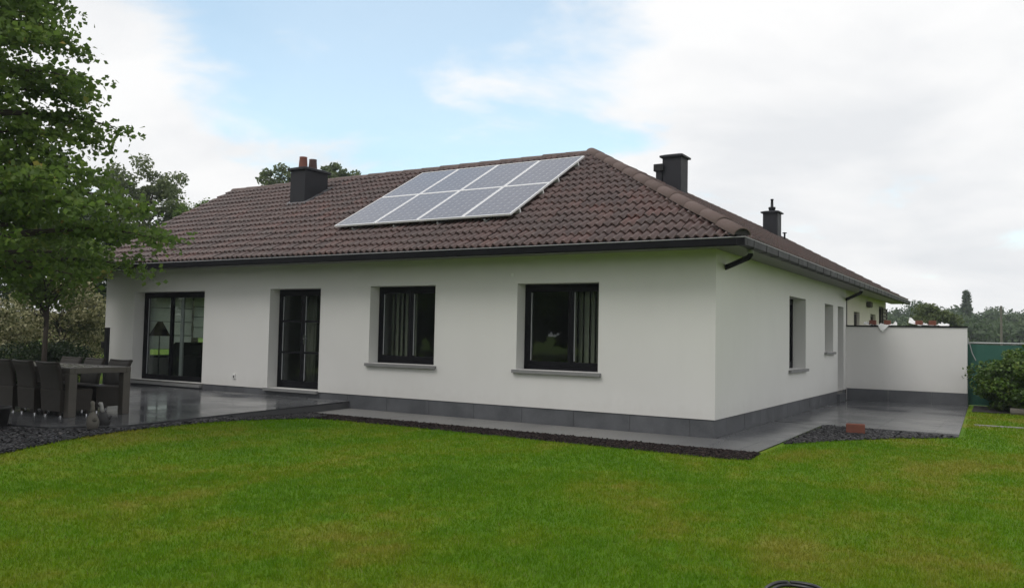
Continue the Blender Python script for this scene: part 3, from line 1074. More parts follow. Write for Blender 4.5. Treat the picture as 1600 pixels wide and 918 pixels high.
vertical_blind(-2.72, -2.02, 0.98, 2.36, 6, 'pale vertical blind at one side of the window nearest the house corner')
vertical_blind(-6.80, -6.10, 0.98, 2.36, 6, 'pale vertical blind behind the window next to the glazed double door')
q = MB()
nseg = 26
vs, fs = [], []
for k in range(nseg + 1):
    xx = -9.42 + 0.46 * k / nseg
    yy = 0.62 + 0.035 * math.sin(k * 1.7)
    vs += [(xx, yy, 0.24), (xx, yy, 2.45)]
for k in range(nseg):
    fs.append((2 * k, 2 * k + 2, 2 * k + 3, 2 * k + 1))
q.add(vs, fs)
o = q.build('curtain', 'blind_fabric', smooth=True, label='grey curtain hanging behind the glazed double door', cat='curtain')
sm = o.modifiers.new('thick', 'SOLIDIFY')
sm.thickness = 0.004


def roman_blind(y0, y1, z0, label):
    root = empty('roman_blind', (-15.13, (y0 + y1) / 2, z0), label=label, cat='blind')
    n = 4
    hh = (2.40 - z0) / n
    w = y1 - y0
    for k in range(n):
        q_ = MB()
        xq = -0.006 * (k % 2)
        q_.add([(xq, -w / 2, hh * k + 0.008), (xq, w / 2, hh * k + 0.008), (xq - 0.012, w / 2, hh * (k + 0.5)), (xq - 0.012, -w / 2, hh * (k + 0.5)), (xq, w / 2, hh * (k + 1) - 0.008), (xq, -w / 2, hh * (k + 1) - 0.008)],
               [(0, 1, 2, 3), (3, 2, 4, 5)])
        q_.build('panel', 'roman_fabric', root)
        q_ = MB()
        q_.box(-0.016, 0.006, -w / 2, w / 2, hh * k - 0.007, hh * k + 0.007)
        q_.build('rod', 'grey_plastic' if k else 'white_plastic', root)


roman_blind(0.95, 2.20, 0.98, 'longer white roman blind seen through the sliding patio door')
roman_blind(2.26, 3.78, 1.28, 'shorter white roman blind seen through the sliding patio door')
sofa = empty('sofa', (-13.75, 2.2, 0.22), 0.0, label='dark sofa inside behind the sliding patio door', cat='sofa')
for nm, bx in (('seat', (-0.45, 0.45, -1.0, 1.0, 0.05, 0.45)), ('backrest', (-0.62, -0.42, -1.15, 1.15, 0.04, 0.95)), ('armrest', (-0.42, 0.45, 1.0, 1.2, 0.05, 0.65)), ('armrest', (-0.42, 0.45, -1.2, -1.0, 0.05, 0.65))):
    q = MB()
    q.box(*bx)
    q.build(nm, 'dark_fabric', sofa, bevel=0.05)
q = MB()
for sx_ in (-0.5, 0.38):
    for sy_ in (-1.05, 1.05):
        q.box(sx_ - 0.03, sx_ + 0.03, sy_ - 0.03, sy_ + 0.03, 0, 0.06)
q.build('feet', 'dark_fabric', sofa)
lamp = empty('floor_lamp', (-14.75, 0.95, 0.22), label='lamp with dark conical shade inside the sliding patio door', cat='lamp')
q = MB()
q.lathe([(0.14, 0), (0.14, 0.02), (0.02, 0.035), (0.014, 1.12), (0.014, 1.15)], 0, 0, 12)
q.build('stand', 'grey_plastic', lamp, smooth=True)
q = MB()
q.lathe([(0.26, 1.10), (0.06, 1.46), (0.055, 1.46), (0.25, 1.105)], 0, 0, 20)
q.build('lamp_shade', 'dark_fabric', lamp, smooth=True)

# wall fittings
q = MB()
q.box(-10.82, -10.74, -0.022, 0.005, 0.44, 0.55)
sock = q.build('wall_socket', 'white_plastic', house, bevel=0.006)
q = MB()
q.box(-10.80, -10.76, -0.027, -0.0205, 0.46, 0.515)
q.build('socket_cover', 'grey_plastic', sock)
q = MB()
q.box(-3.695, -3.65, -0.014, 0.004, 2.54, 2.60)
q.build('sensor', 'white_plastic', house, bevel=0.004)

# ---------------- roof
XG, YG, OV = -16.05, 19.86, 0.525
ZE, ZR = 2.985, 5.63
roofm = MB()
d = 0.0
P_ = dict(a=(XG, -OV, ZE), b=(OV, -OV, ZE), c=(OV, YG, ZE), pk=(RX, -RX, ZR), lr=(XG, -RX, ZR), br=(RX, YG, ZR), vi=(-8.98, 8.98, ZE), bl=(XG, 8.98, ZE), bb=(-8.98, YG, ZE))
for f_ in (('a', 'b', 'pk', 'lr'), ('b', 'c', 'br', 'pk'), ('pk', 'vi', 'bl', 'lr'), ('pk', 'br', 'bb', 'vi')):
    roofm.add([P_[k] for k in f_], [tuple(range(len(f_)))])
    roofm.add([(P_[k][0], P_[k][1], P_[k][2] - 0.06) for k in f_], [tuple(range(len(f_) - 1, -1, -1))])
roof = roofm.build('roof', 'roof_underlay', house, label='brown concrete tile roof with hipped corner')
SLOPE = math.atan(RS)
CS, SN = math.cos(SLOPE), math.sin(SLOPE)
TW, GA, LAP = 0.30, 0.2965 / CS, 0.055
NCOURSE = 16
SEG = 12


def tile_arrays():
    us = np.linspace(0, TW + 0.006, SEG + 1)
    prof = 0.030 * np.cos(2 * np.pi * us / 0.15 - 0.6) + 0.003
    prof = np.where(us > TW * 0.96, prof + 0.003, prof)
    L_ = GA + LAP
    w0, w1 = 0.064, 0.020
    Vt = []
    for u_, p_ in zip(us, prof):
        Vt.append((u_, 0.0, w0 + p_ - 0.032))      # bottom of the nose
    for u_, p_ in zip(us, prof):
        Vt.append((u_, 0.0, w0 + p_))
    for u_, p_ in zip(us, prof):
        Vt.append((u_, L_, w1 + p_))
    n_ = SEG + 1
    Ft = []
    for r_ in range(2):
        for k in range(SEG):
            Ft.append((r_ * n_ + k, r_ * n_ + k + 1, (r_ + 1) * n_ + k + 1, (r_ + 1) * n_ + k))
    return np.array(Vt), np.array(Ft)


TV, TF = tile_arrays()
# front: u=+x, v=up slope (0,CS,SN), w = normal ; side: u=+y, v=(-CS,0,SN), w=(SN,0,CS)
MF = Matrix(((1, 0, 0), (0, CS, -SN), (0, SN, CS)))
MS = Matrix(((0, -CS, SN), (1, 0, 0), (0, SN, CS)))


def tile_me(Vv, Ff, name='roof_tile'):
    me = np_mesh(name, Vv, Ff, 'roof_tile')
    me.polygons.foreach_set('use_smooth', [i >= SEG for i in range(len(me.polygons))] if len(me.polygons) == 2 * SEG else [False] * len(me.polygons))
    return me


full_tile = tile_me(TV, TF)
SKIP = [(-11.9, -11.46, 2.65, 3.2)]   # under chimney shafts


def hip_clip(me, keep_front):
    bm = bmesh.new()
    bm.from_mesh(me)
    n_ = Vector((1, 1, 0)) if keep_front else Vector((-1, -1, 0))
    bmesh.ops.bisect_plane(bm, geom=bm.verts[:] + bm.edges[:] + bm.faces[:], plane_co=(0, 0, 0), plane_no=n_, clear_outer=True)
    bm.to_mesh(me)
    nf = len(bm.faces)
    bm.free()
    return nf


cands, merged, cut = [], [], []
for c_ in range(NCOURSE):
    y = -OV + 0.01 + c_ * 0.2965
    z = ZE + (c_ * 0.2965 + 0.01) * RS
    for k in range(0, 57):
        x = XG + k * TW
        if x + y > 0.05:
            continue
        top_x = x + TW + 0.01
        crosses = top_x + y + 0.36 > 0
        cands.append((x, y, z, crosses, math.dist((x, y, z), CAM)))
cands.sort(key=lambda q_: q_[4])
A_F = np.array(MF)
A_S = np.array(MS)
nind = 0
for (x, y, z, crosses, dist) in cands:
    jit = rng.normal(0, 0.003, 2)
    rot = rng.normal(0, 0.009)
    cr_, sr_ = math.cos(rot), math.sin(rot)
    loc = np.array([x + jit[0], y, z + jit[1]])
    if nind < 300:
        if crosses:
            Vw = TV @ A_F.T + loc
            me = np_mesh('roof_tile', Vw, TF, 'roof_tile')
            if hip_clip(me, True) < 1:
                continue
            o = bpy.data.objects.new('roof_tile', me)
        else:
            o = bpy.data.objects.new('roof_tile', full_tile)
            M4 = (MF @ Matrix.Rotation(rot, 3, 'Z')).to_4x4()
            M4.translation = Vector(loc)
            o.matrix_basis = M4
        finish(o, roof)
        nind += 1
    else:
        Rz = np.array([[cr_, -sr_, 0], [sr_, cr_, 0], [0, 0, 1]])
        (cut if crosses else merged).append((TV @ Rz.T) @ A_F.T + loc)


def join_tiles(full, cuts, keep_front, name):
    Vv = np.vstack(full)
    Ff = (np.arange(len(full))[:, None, None] * len(TV) + TF[None]).reshape(-1, 4)
    me = np_mesh(name, Vv, Ff, 'roof_tile')
    sm_ = np.tile(np.array([i >= SEG for i in range(2 * SEG)]), len(full))
    me.polygons.foreach_set('use_smooth', sm_)
    finish(bpy.data.objects.new(name, me), roof, kind='stuff')
    if cuts:
        Vv = np.vstack(cuts)
        Ff = (np.arange(len(cuts))[:, None, None] * len(TV) + TF[None]).reshape(-1, 4)
        me = np_mesh(name, Vv, Ff, 'roof_tile')
        hip_clip(me, keep_front)
        finish(bpy.data.objects.new(name, me), roof, kind='stuff')


join_tiles(merged, cut, True, 'roof_tiles')
sf, scut = [], []
for c_ in range(NCOURSE):
    x = OV - 0.01 - c_ * 0.2965
    z = ZE + (c_ * 0.2965 + 0.01) * RS
    for k in range(0, 69):
        y = YG - TW * (k + 1)
        if x + y + 0.31 < -0.0:
            continue
        loc = np.array([x, y, z + rng.normal(0, 0.002)])
        rot = rng.normal(0, 0.006)
        Rz = np.array([[math.cos(rot), -math.sin(rot), 0], [math.sin(rot), math.cos(rot), 0], [0, 0, 1]])
        vv = (TV @ Rz.T) @ A_S.T + loc
        (scut if y + x - 0.36 < 0 else sf).append(vv)
join_tiles(sf, scut, False, 'roof_tiles')


def cap_tile(p, q, r_=0.135, flare=1.05, seg=10, squash=0.8):
    p, q = Vector(p), Vector(q)
    d_ = (q - p).normalized()
    side = d_.cross(Vector((0, 0, 1))).normalized()
    up = side.cross(d_)
    vs_, n_ = [], seg + 1
    for (pt, rr) in ((p, r_ * flare), (q, r_)):
        for inner in (0, 0.02):
            for k in range(n_):
                an = math.pi * k / seg
                vs_.append(tuple(pt + side * math.cos(an) * (rr - inner) + up * (math.sin(an) * (rr - inner) * squash)))
    fs_ = []
    for k in range(seg):
        fs_.append((k, k + 1, 2 * n_ + k + 1, 2 * n_ + k))
        fs_.append((n_ + k + 1, n_ + k, k, k + 1)[::-1])
    mb_ = MB()
    mb_.add(vs_, fs_)
    return mb_


def cap_line(p, q, n, name, lift, closed=False):
    p, q = np.array(p, float), np.array(q, float)
    for k in range(n):
        a = p + (q - p) * k / n
        b_ = p + (q - p) * (k + 1.06) / n
        dz = rng.normal(0, 0.003)
        cap_tile(a + [0, 0, lift + 0.006 + dz], b_ + [0, 0, lift - 0.002 + dz]).build(name, 'ridge_tile', roof, smooth=True)


cap_line((OV + 0.035, -OV - 0.035, ZE + 0.015), (RX, -RX, ZR), 12, 'hip_tile', 0.02)
cap_line((XG, -RX, ZR), (RX - 0.05, -RX, ZR), 20, 'ridge_tile', -0.03)
cap_line((RX, YG, ZR), (RX, -RX - 0.05, ZR), 26, 'ridge_tile', -0.03)
q = MB()   # mortar plug closing the lowest hip tile
e = Vector((OV + 0.030, -OV - 0.030, ZE + 0.042))
sd_ = Vector((1, 1, 0)).normalized()
pts = [e + sd_ * math.cos(math.pi * k / 12) * 0.136 + Vector((0, 0, 1)) * math.sin(math.pi * k / 12) * 0.108 for k in range(13)]
pts2 = [p_ + Vector((-0.12, 0.12, 0.02)) for p_ in pts]
q.add(pts + pts2, [tuple(range(13)), tuple(range(25, 12, -1))] + [(k, 13 + k, 14 + k, k + 1) for k in range(12)])
q.build('mortar_plug', 'mortar_dark', roof)
# verges (left gable and rear gable): stepped verge boards
q = MB()
for k in range(NCOURSE):
    y0 = -OV + 0.2965 * k
    z0 = ZE + 0.2965 * k * RS
    q.add([(XG - 0.02, y0, z0 - 0.10), (XG - 0.02, y0 + 0.31, z0 + 0.31 * RS - 0.10), (XG - 0.02, y0 + 0.31, z0 + 0.31 * RS + 0.055), (XG - 0.02, y0, z0 + 0.085),
           (XG + 0.10, y0, z0 - 0.10), (XG + 0.10, y0 + 0.31, z0 + 0.31 * RS - 0.10), (XG + 0.10, y0 + 0.31, z0 + 0.31 * RS + 0.055), (XG + 0.10, y0, z0 + 0.085)],
          [(0, 3, 2, 1), (4, 5, 6, 7), (3, 7, 6, 2), (0, 4, 7, 3), (0, 1, 5, 4), (1, 2, 6, 5)])
q.build('verge', 'roof_tile', roof)
q = MB()
q.add([(OV, YG + 0.02, ZE - .08), (RX, YG + 0.02, ZR - .08), (RX, YG + 0.02, ZR + .08), (OV, YG + 0.02, ZE + .08), (OV, YG - .06, ZE - .08), (RX, YG - .06, ZR - .08), (RX, YG - .06, ZR + .08), (OV, YG - .06, ZE + .08)],
      [(0, 3, 2, 1), (4, 5, 6, 7), (3, 7, 6, 2), (0, 4, 7, 3), (0, 1, 5, 4)])
q.build('verge', 'shutter_brown', roof)
# soffit and fascia
q = MB()
q.box(XG, -0.003, -OV + 0.06, 0.0, ZT - 0.03, ZT)
q.build('soffit', 'soffit', house)
q = MB()
q.box(-0.0025, OV - 0.06, -OV + 0.06, YG, ZT - 0.03, ZT)
q.build('soffit', 'soffit', house)
q = MB()
q.box(XG, OV - 0.033, -OV + 0.035, -OV + 0.058, ZT - 0.04, ZE - 0.005)
q.build('fascia', 'gutter_dark', house)
q = MB()
q.box(OV - 0.058, OV - 0.035, -OV + 0.06, YG, ZT - 0.04, ZE - 0.005)
q.build('fascia', 'gutter_dark', house)
# gutters: box profile with rolled rim
g0 = -OV
prof = [(g0 + 0.03, 3.0), (g0 + 0.03, 2.885), (g0 - 0.03, 2.872), (g0 - 0.082, 2.872), (g0 - 0.094, 2.885), (g0 - 0.098, 2.99), (g0 - 0.090, 2.99), (g0 - 0.087, 2.893), (g0 - 0.078, 2.881), (g0 - 0.03, 2.880), (g0 + 0.024, 2.892), (g0 + 0.024, 3.0)]
q = MB()
q.extrude(prof, XG, OV + 0.098, 'x')
gut = q.build('gutter', 'gutter_dark', house)
q = MB()
q.tube([(XG, g0 - 0.095, 2.992), (OV + 0.098, g0 - 0.095, 2.992)], 0.0085, 6)
q.build('gutter_rim', 'gutter_rim', gut)
prof2 = [(-s_, z_) for s_, z_ in prof]
q = MB()
q.extrude([(s_ + 0, z_) for s_, z_ in prof2], -OV - 0.0975, YG, 'y')
gut2 = q.build('gutter', 'gutter_zinc', house)
q = MB()
q.tube([(OV + 0.095, -OV - 0.095, 2.992), (OV + 0.095, YG, 2.992)], 0.0085, 6)
q.build('gutter_rim', 'gutter_rim', gut2)
for k in range(28):
    yb = -0.15 + 0.72 * k
    q = MB()
    q.extrude([(OV - 0.03, 2.995), (OV - 0.03, 2.876), (OV + 0.03, 2.866), (OV + 0.085, 2.866), (OV + 0.099, 2.881), (OV + 0.1035, 2.985), (OV + 0.097, 2.985), (OV + 0.092, 2.888), (OV + 0.08, 2.876), (OV + 0.03, 2.876), (OV - 0.022, 2.885), (OV - 0.022, 2.995)], yb, yb + 0.022, 'y')
    q.build('gutter_bracket', 'gutter_zinc', gut2)


def swan_neck(pts, r_=0.042):
    q_ = MB()
    q_.tube(pts, r_, 12)
    o_ = q_.build('downpipe', 'gutter_dark', house, smooth=True)
    c = MB()
    c.tube([(pts[0][0], pts[0][1], pts[0][2] - 0.06), (pts[0][0], pts[0][1], pts[0][2] + 0.02)], r_ + 0.008, 12)
    c.build('collar', 'gutter_rim', o_, smooth=True)


swan_neck([(0.50, 0.10, 2.88), (0.50, 0.10, 2.80), (0.46, 0.14, 2.765), (0.02, 0.46, 2.655), (-0.02, 0.49, 2.645)])
swan_neck([(0.50, 10.2, 2.88), (0.50, 10.2, 2.80), (0.46, 10.26, 2.765), (0.03, 10.97, 2.655), (-0.03, 11.06, 2.64)])
q = MB()
q.tube([(-0.07, 11.35, 2.66), (-0.07, 11.35, 0.0)], 0.04, 10)
q.build('downpipe', 'shutter_brown', house)


def chimney(name, x0, x1, y0, y1, zb, zt, cap=0.08, over=0.055):
    q_ = MB()
    q_.box(x0, x1, y0, y1, zb, zt)
    r_ = q_.build(name, 'chimney_slate', house, bevel=0.008)
    q_ = MB()
    q_.add([(x0 - over, y0 - over, zt), (x1 + over, y0 - over, zt), (x1 + over, y1 + over, zt), (x0 - over, y1 + over, zt),
            (x0 - over, y0 - over, zt + cap * .55), (x1 + over, y0 - over, zt + cap * .55), (x1 + over, y1 + over, zt + cap * .55), (x0 - over, y1 + over, zt + cap * .55),
            (x0 + .05, y0 + .05, zt + cap), (x1 - .05, y0 + .05, zt + cap), (x1 - .05, y1 - .05, zt + cap), (x0 + .05, y1 - .05, zt + cap)],
           [(3, 2, 1, 0), (0, 1, 5, 4), (1, 2, 6, 5), (2, 3, 7, 6), (3, 0, 4, 7), (4, 5, 9, 8), (5, 6, 10, 9), (6, 7, 11, 10), (7, 4, 8, 11), (8, 9, 10, 11)])
    q_.build('chimney_cap', 'chimney_slate', r_)
    return r_


zrf = lambda y_: ZE + (y_ + OV) * RS
zrs = lambda x_: ZE + (OV - x_) * RS
c1 = chimney('chimney', -11.95, -11.43, 2.55, 3.36, 4.3, 5.60, 0.09, 0.06)
for (xx, yy, mt, hh) in ((-11.69, 2.72, 'clay_pot', 0.27), (-11.69, 3.06, 'clay_pot_sooty', 0.27)):
    q = MB()
    q.lathe([(0.115, 5.67), (0.112, 5.72), (0.095, 5.69 + hh - 0.03), (0.10, 5.69 + hh), (0.075, 5.69 + hh), (0.07, 5.70)], xx, yy, 16)
    q.build('chimney_pot', mt, c1, smooth=True)


def flashing(par, x0, x1, y0, y1, side):
    q_ = MB()
    m_ = 0.10
    if side == 'f':
        a = [(x0 - m_, y0 - m_), (x1 + m_, y0 - m_), (x1 + m_, y1 + m_), (x0 - m_, y1 + m_)]
        z_ = lambda p: zrf(p[1]) + 0.085
    else:
        a = [(x0 - m_, y0 - m_), (x1 + m_, y0 - m_), (x1 + m_, y1 + m_), (x0 - m_, y1 + m_)]
        z_ = lambda p: zrs(p[0]) + 0.085
    q_.add([(p[0], p[1], z_(p)) for p in a] + [(p[0], p[1], z_(p) - 0.06) for p in a], [(0, 1, 2, 3), (7, 6, 5, 4), (0, 4, 5, 1), (1, 5, 6, 2), (2, 6, 7, 3), (3, 7, 4, 0)])
    q_.build('flashing', 'lead', par)


flashing(c1, -11.95, -11.43, 2.55, 3.36, 'f')
c2 = chimney('chimney', -3.99, -3.48, 7.9, 8.42, 4.9, 6.22, 0.085, 0.06)
flashing(c2, -3.99, -3.48, 7.9, 8.42, 's')
q = MB()
q.box(-4.15, -3.99, 7.86, 8.02, 5.2, 5.86)
q.build('flue', 'chimney_slate', c2)
q = MB()
q.box(-4.20, -3.94, 7.80, 8.06, 5.86, 6.05)
q.build('flue_cowl', 'gutter_zinc', c2, bevel=0.012)
c3 = chimney('chimney', -3.21, -2.74, 14.8, 15.3, 4.4, 5.66, 0.075, 0.06)
flashing(c3, -3.21, -2.74, 14.8, 15.3, 's')
q = MB()
q.lathe([(0.10, 5.72), (0.10, 5.80), (0.115, 5.80), (0.115, 5.87), (0.05, 5.88), (0.04, 6.10), (0.05, 6.10), (0.05, 6.14)], -2.98, 15.05, 12)
q.build('chimney_pot', 'gutter_zinc', c3, smooth=True)
q = MB()
q.tube([(-2.68, 15.5, 4.75), (-2.68, 15.5, 5.05)], 0.03, 8)
q.lathe([(0.07, 5.05), (0.07, 5.075), (0.02, 5.085)], -2.68, 15.5, 10)
q.build('vent_pipe', 'gutter_zinc', roof)

# ------------------------------------------------------------------ solar panels (8)
PW, PL = 1.085, 1.70
panel_me = {}


def make_panel():
    fr_m = MB()
    t_ = 0.035
    f_ = 0.028
    for (a, b_, c_, d_) in ((0, PW, 0, f_), (0, PW, PL - f_, PL), (0, f_, f_, PL - f_), (PW - f_, PW, f_, PL - f_)):
        fr_m.box(a, b_, c_, d_, 0, t_)
    gl = MB()
    gl.box(f_ - 0.003, PW - f_ + 0.003, f_ - 0.003, PL - f_ + 0.003, 0.012, t_ - 0.004)
    rl = MB()
    rl.box(-0.008, PW + 0.008, 0.33, 0.37, -0.085, -0.001)
    rl.box(-0.008, PW + 0.008, 1.33, 1.37, -0.085, -0.001)
    hk = MB()
    hk.extrude([(-0.05, -0.13), (-0.03, -0.13), (-0.03, -0.10), (0.36, -0.10), (0.36, -0.075), (-0.03, -0.075), (-0.03, -0.03), (-0.05, -0.03)], 0.50, 0.535, 'x')
    return fr_m.mesh('frame', 'aluminium'), gl.mesh('cells', 'solar_cells'), rl.mesh('mounting_rail', 'aluminium'), hk.mesh('roof_hook', 'galvanised')


pm = make_panel()
panel_words = {(0, 0): 'solar panel at the bottom corner of the array towards the terracotta-pot chimney', (0, 1): 'solar panel at the top corner of the array towards the terracotta-pot chimney',
               (1, 0): 'lower-row solar panel second from the terracotta-pot chimney end', (1, 1): 'upper-row solar panel second from the terracotta-pot chimney end',
               (2, 0): 'lower-row solar panel second from the hip end of the roof', (2, 1): 'upper-row solar panel second from the hip end of the roof',
               (3, 0): 'solar panel at the bottom corner of the array towards the roof hip', (3, 1): 'solar panel at the top corner of the array towards the roof hip'}
for j in range(2):
    for i in range(4):
        x = -8.42 + i * (PW + 0.014)
        ys = 0.50 + j * (PL + 0.014) * CS
        root = empty('solar_panel', (0, 0, 0), label=panel_words[(i, j)], cat='solar panel', group='solar panels on the front roof slope')
        M4 = MF.to_4x4()
        M4.translation = Vector((x, ys, zrf(ys) + 0.165))
        root.matrix_basis = M4
        for me in pm[:3] + (pm[3:] if j == 0 else ()):
            finish(bpy.data.objects.new(me.name.split('.')[0], me), root)

# ------------------------------------------------------------------ garden wall, bricks, plastic
gwall = empty('garden_wall', (1.4, 11.1, 0), label='low white rendered garden wall joining the house side', cat='wall')
q = MB()
q.box(-1.398, 1.42, -0.10, 0.14, 0.31, 1.93)
q.box(-1.398, 1.41, -0.085, 0.13, -0.1, 0.31)
q.build('wall_body', 'render_plaster', gwall)
q = MB()
q.box(-1.40, 1.44, -0.125, 0.16, 1.93, 1.965)
q.build('coping', 'gutter_dark', gwall)
xa = -1.38
for k in range(3):
    xb = min(1.425, xa + 1.0)
    q = MB()
    q.box(xa + 0.002, xb - 0.002, -0.096, -0.08, -0.05, 0.307)
    q.build('plinth_slab', 'plinth_stone', gwall)
    xa = xb
q = MB()
q.box(1.4, 1.418, -0.0955, 0.135, -0.05, 0.307)
q.build('plinth_slab', 'plinth_stone', gwall)
q = MB()
q.tube([(1.41, 0.0, 0.72), (1.52, -0.02, 0.72), (1.56, -0.02, 0.70)], 0.018, 8)
q.build('bracket', 'galvanised', gwall)


def brick(loc, rz, dims, label, mat='brick_red'):
    q_ = MB()
    a, b_, c_ = dims
    # body with three core holes suggested as recessed frog on the top
    q_.box(-a / 2, a / 2, -b_ / 2, b_ / 2, 0, c_)
    o_ = q_.build('brick', mat, bevel=0.006, label=label, cat='brick', group='loose red bricks')
    bm = bmesh.new()
    bm.from_mesh(o_.data)
    tops = [f_ for f_ in bm.faces if f_.normal.z > 0.9]
    r_ = bmesh.ops.inset_individual(bm, faces=tops, thickness=0.018, depth=-0.012)
    bm.to_mesh(o_.data)
    bm.free()
    o_.location = loc
    o_.rotation_euler = (0, 0, rz)
    return o_


brick((1.63, 2.35, 0.008), 0.12, (0.29, 0.14, 0.15), 'large red brick standing in the triangular slate bed')


def sheet(x0, x1, y0, y1, label, seed, drape=0.0, raise_=0.0):
    rs = np.random.default_rng(seed)
    nx_, ny_ = 16, 10
    vs_, fs_ = [], []
    for j_ in range(ny_ + 1):
        for i_ in range(nx_ + 1):
            u_, w_ = i_ / nx_, j_ / ny_
            x_ = x0 + (x1 - x0) * u_
            y_ = y0 + (y1 - y0) * w_ + 0.02 * rs.normal()
            z_ = 1.969 + 0.03 * abs(rs.normal()) * (0.4 + w_) + raise_ * max(0, 0.28 - u_) / 0.28 * (0.4 + 0.6 * w_)
            if y_ < 10.955:
                k_ = (10.955 - y_)
                z_ -= k_ * 0.9
                y_ = 10.955 - 0.02 - k_ * 0.12
            vs_.append((x_, y_, z_))
    for j_ in range(ny_):
        for i_ in range(nx_):
            fs_.append((j_ * (nx_ + 1) + i_, j_ * (nx_ + 1) + i_ + 1, (j_ + 1) * (nx_ + 1) + i_ + 1, (j_ + 1) * (nx_ + 1) + i_))
    q_ = MB()
    q_.add(vs_, fs_)
    return q_.build('plastic_sheet', 'plastic_sheet', label=label, cat='plastic sheet', group='white plastic sheets on the garden wall')


s1 = sheet(0.42, 1.22, 10.99, 11.25, 'crumpled white plastic sheet on the wall beside the house', 3, raise_=0.05)
q = MB()   # hanging corner
q.add([(0.78, 10.958, 1.985), (1.06, 10.957, 1.985), (0.90, 10.935, 1.80), (0.84, 10.94, 1.86), (0.97, 10.935, 1.88)], [(0, 3, 1), (3, 4, 1), (3, 2, 4)])
q.build('hanging_corner', 'plastic_sheet', s1)
sheet(1.50, 2.42, 10.99, 11.25, 'crumpled white plastic sheet on the wall away from the house', 5, raise_=0.16)
for (bx, lab) in ((0.65, 'red brick on the plastic sheet closest to the house'), (1.00, 'red brick beside the hanging corner of the plastic sheet'), (1.745, 'red brick by the raised fold of the outer plastic sheet'), (2.05, 'red brick on the thin end of the outer plastic sheet')):
    brick((bx, 11.06, 1.985), random.uniform(-.1, .1), (0.165, 0.10, 0.115), lab)

# ------------------------------------------------------------------ garden table and chairs
TX0, TX1, TY0, TY1 = -10.75, -8.14, -5.31, -4.30
table = empty('garden_table', ((TX0 + TX1) / 2, (TY0 + TY1) / 2, TZ), label='long weathered grey garden table on the terrace', cat='table')
hw, hd = (TX1 - TX0) / 2, (TY1 - TY0) / 2
nb = 8
pwid = (2 * hd - 0.16) / nb
for k in range(nb):
    q = MB()
    q.box(-hw + 0.085, hw - 0.085, -hd + 0.08 + k * pwid + 0.003, -hd + 0.08 + (k + 1) * pwid - 0.003, 0.70, 0.735)
    q.build('plank', 'teak_wet', table)
for bx in ((-hw, hw, -hd, -hd + 0.079), (-hw, hw, hd - 0.079, hd), (-hw, -hw + 0.084, -hd + 0.08, hd - 0.08), (hw - 0.084, hw, -hd + 0.08, hd - 0.08)):
    q = MB()
    q.box(*bx, 0.655, 0.742)
    q.build('top_rail', 'weathered_teak', table, bevel=0.004)
for sx_ in (-1, 1):
    for sy_ in (-1, 1):
        q = MB()
        q.box(sx_ * hw - sx_ * 0.002, sx_ * (hw - 0.125), sy_ * hd - sy_ * 0.002, sy_ * (hd - 0.125), 0, 0.654)
        q.build('leg', 'weathered_teak', table, bevel=0.005)


def chair_meshes():
    # local: sitter faces +y, origin on floor at seat centre
    body = MB()
    n_ = 8
    # woven box: skirt + seat, slightly tapered towards the floor
    rings = [(0.10, 0.225, -0.255, 0.235), (0.28, 0.235, -0.262, 0.245), (0.43, 0.245, -0.27, 0.255), (0.455, 0.235, -0.262, 0.245)]
    for z_, hw_, ya, yb in rings:
        body.v += [(-hw_, ya, z_), (hw_, ya, z_), (hw_, yb, z_), (-hw_, yb, z_)]
    for r_ in range(3):
        for k in range(4):
            body.f.append((r_ * 4 + k, r_ * 4 + (k + 1) % 4, r_ * 4 + 4 + (k + 1) % 4, r_ * 4 + 4 + k))
    body.f += [(3, 2, 1, 0), (12, 13, 14, 15)]
    back = MB()
    # curved flaring back: grid across u, up v
    nu, nv = 8, 8
    for layer, off in ((0, 0.0), (1, 0.045)):
        for j_ in range(nv + 1):
            v_ = j_ / nv
            z_ = 0.42 + 0.46 * v_
            hw_ = 0.243 + 0.022 * v_ ** 1.5
            yc = -0.262 - 0.02 * v_ - 0.075 * v_ ** 2.2
            for i_ in range(nu + 1):
                u_ = -1 + 2 * i_ / nu
                dz = 0.010 * u_ * u_ * v_
                back.v.append((u_ * hw_, yc + off - 0.03 * (1 - u_ * u_) * v_ * 0.6, z_ + dz + (0.006 if layer == 0 and j_ == nv else 0)))
    st = (nu + 1) * (nv + 1)
    for j_ in range(nv):
        for i_ in range(nu):
            a = j_ * (nu + 1) + i_
            back.f.append((a, a + 1, a + nu + 2, a + nu + 1))
            back.f.append((st + a + nu + 1, st + a + nu + 2, st + a + 1, st + a))
    for i_ in range(nu):
        a = nv * (nu + 1) + i_
        back.f.append((a, a + 1, st + a + 1, st + a))
        back.f.append((i_ + 1, i_, st + i_, st + i_ + 1))
    for j_ in range(nv):
        a, b2 = j_ * (nu + 1), (j_ + 1) * (nu + 1)
        back.f.append((a, b2, st + b2, st + a))
        a, b2 = a + nu, b2 + nu
        back.f.append((b2, a, st + a, st + b2))
    roll = MB()
    pts_ = [((-1 + 2 * k / 8) * 0.266, -0.335 - 0.018 * (1 - (-1 + 2 * k / 8) ** 2), 0.886 + 0.010 * (-1 + 2 * k / 8) ** 2) for k in range(9)]
    roll.tube(pts_, 0.024, 8)
    leg = MB()
    leg.tube([(0, 0, 0.03), (0, 0, 0.12)], 0.022, 8)
    foot = MB()
    foot.tube([(0, 0, 0.0), (0, 0, 0.03)], 0.020, 8)
    return body.mesh('seat', 'wicker'), back.mesh('backrest', 'wicker', True), roll.mesh('top_roll', 'wicker', True), leg.mesh('leg', 'wicker'), foot.mesh('foot_cap', 'steel')


cm = chair_meshes()


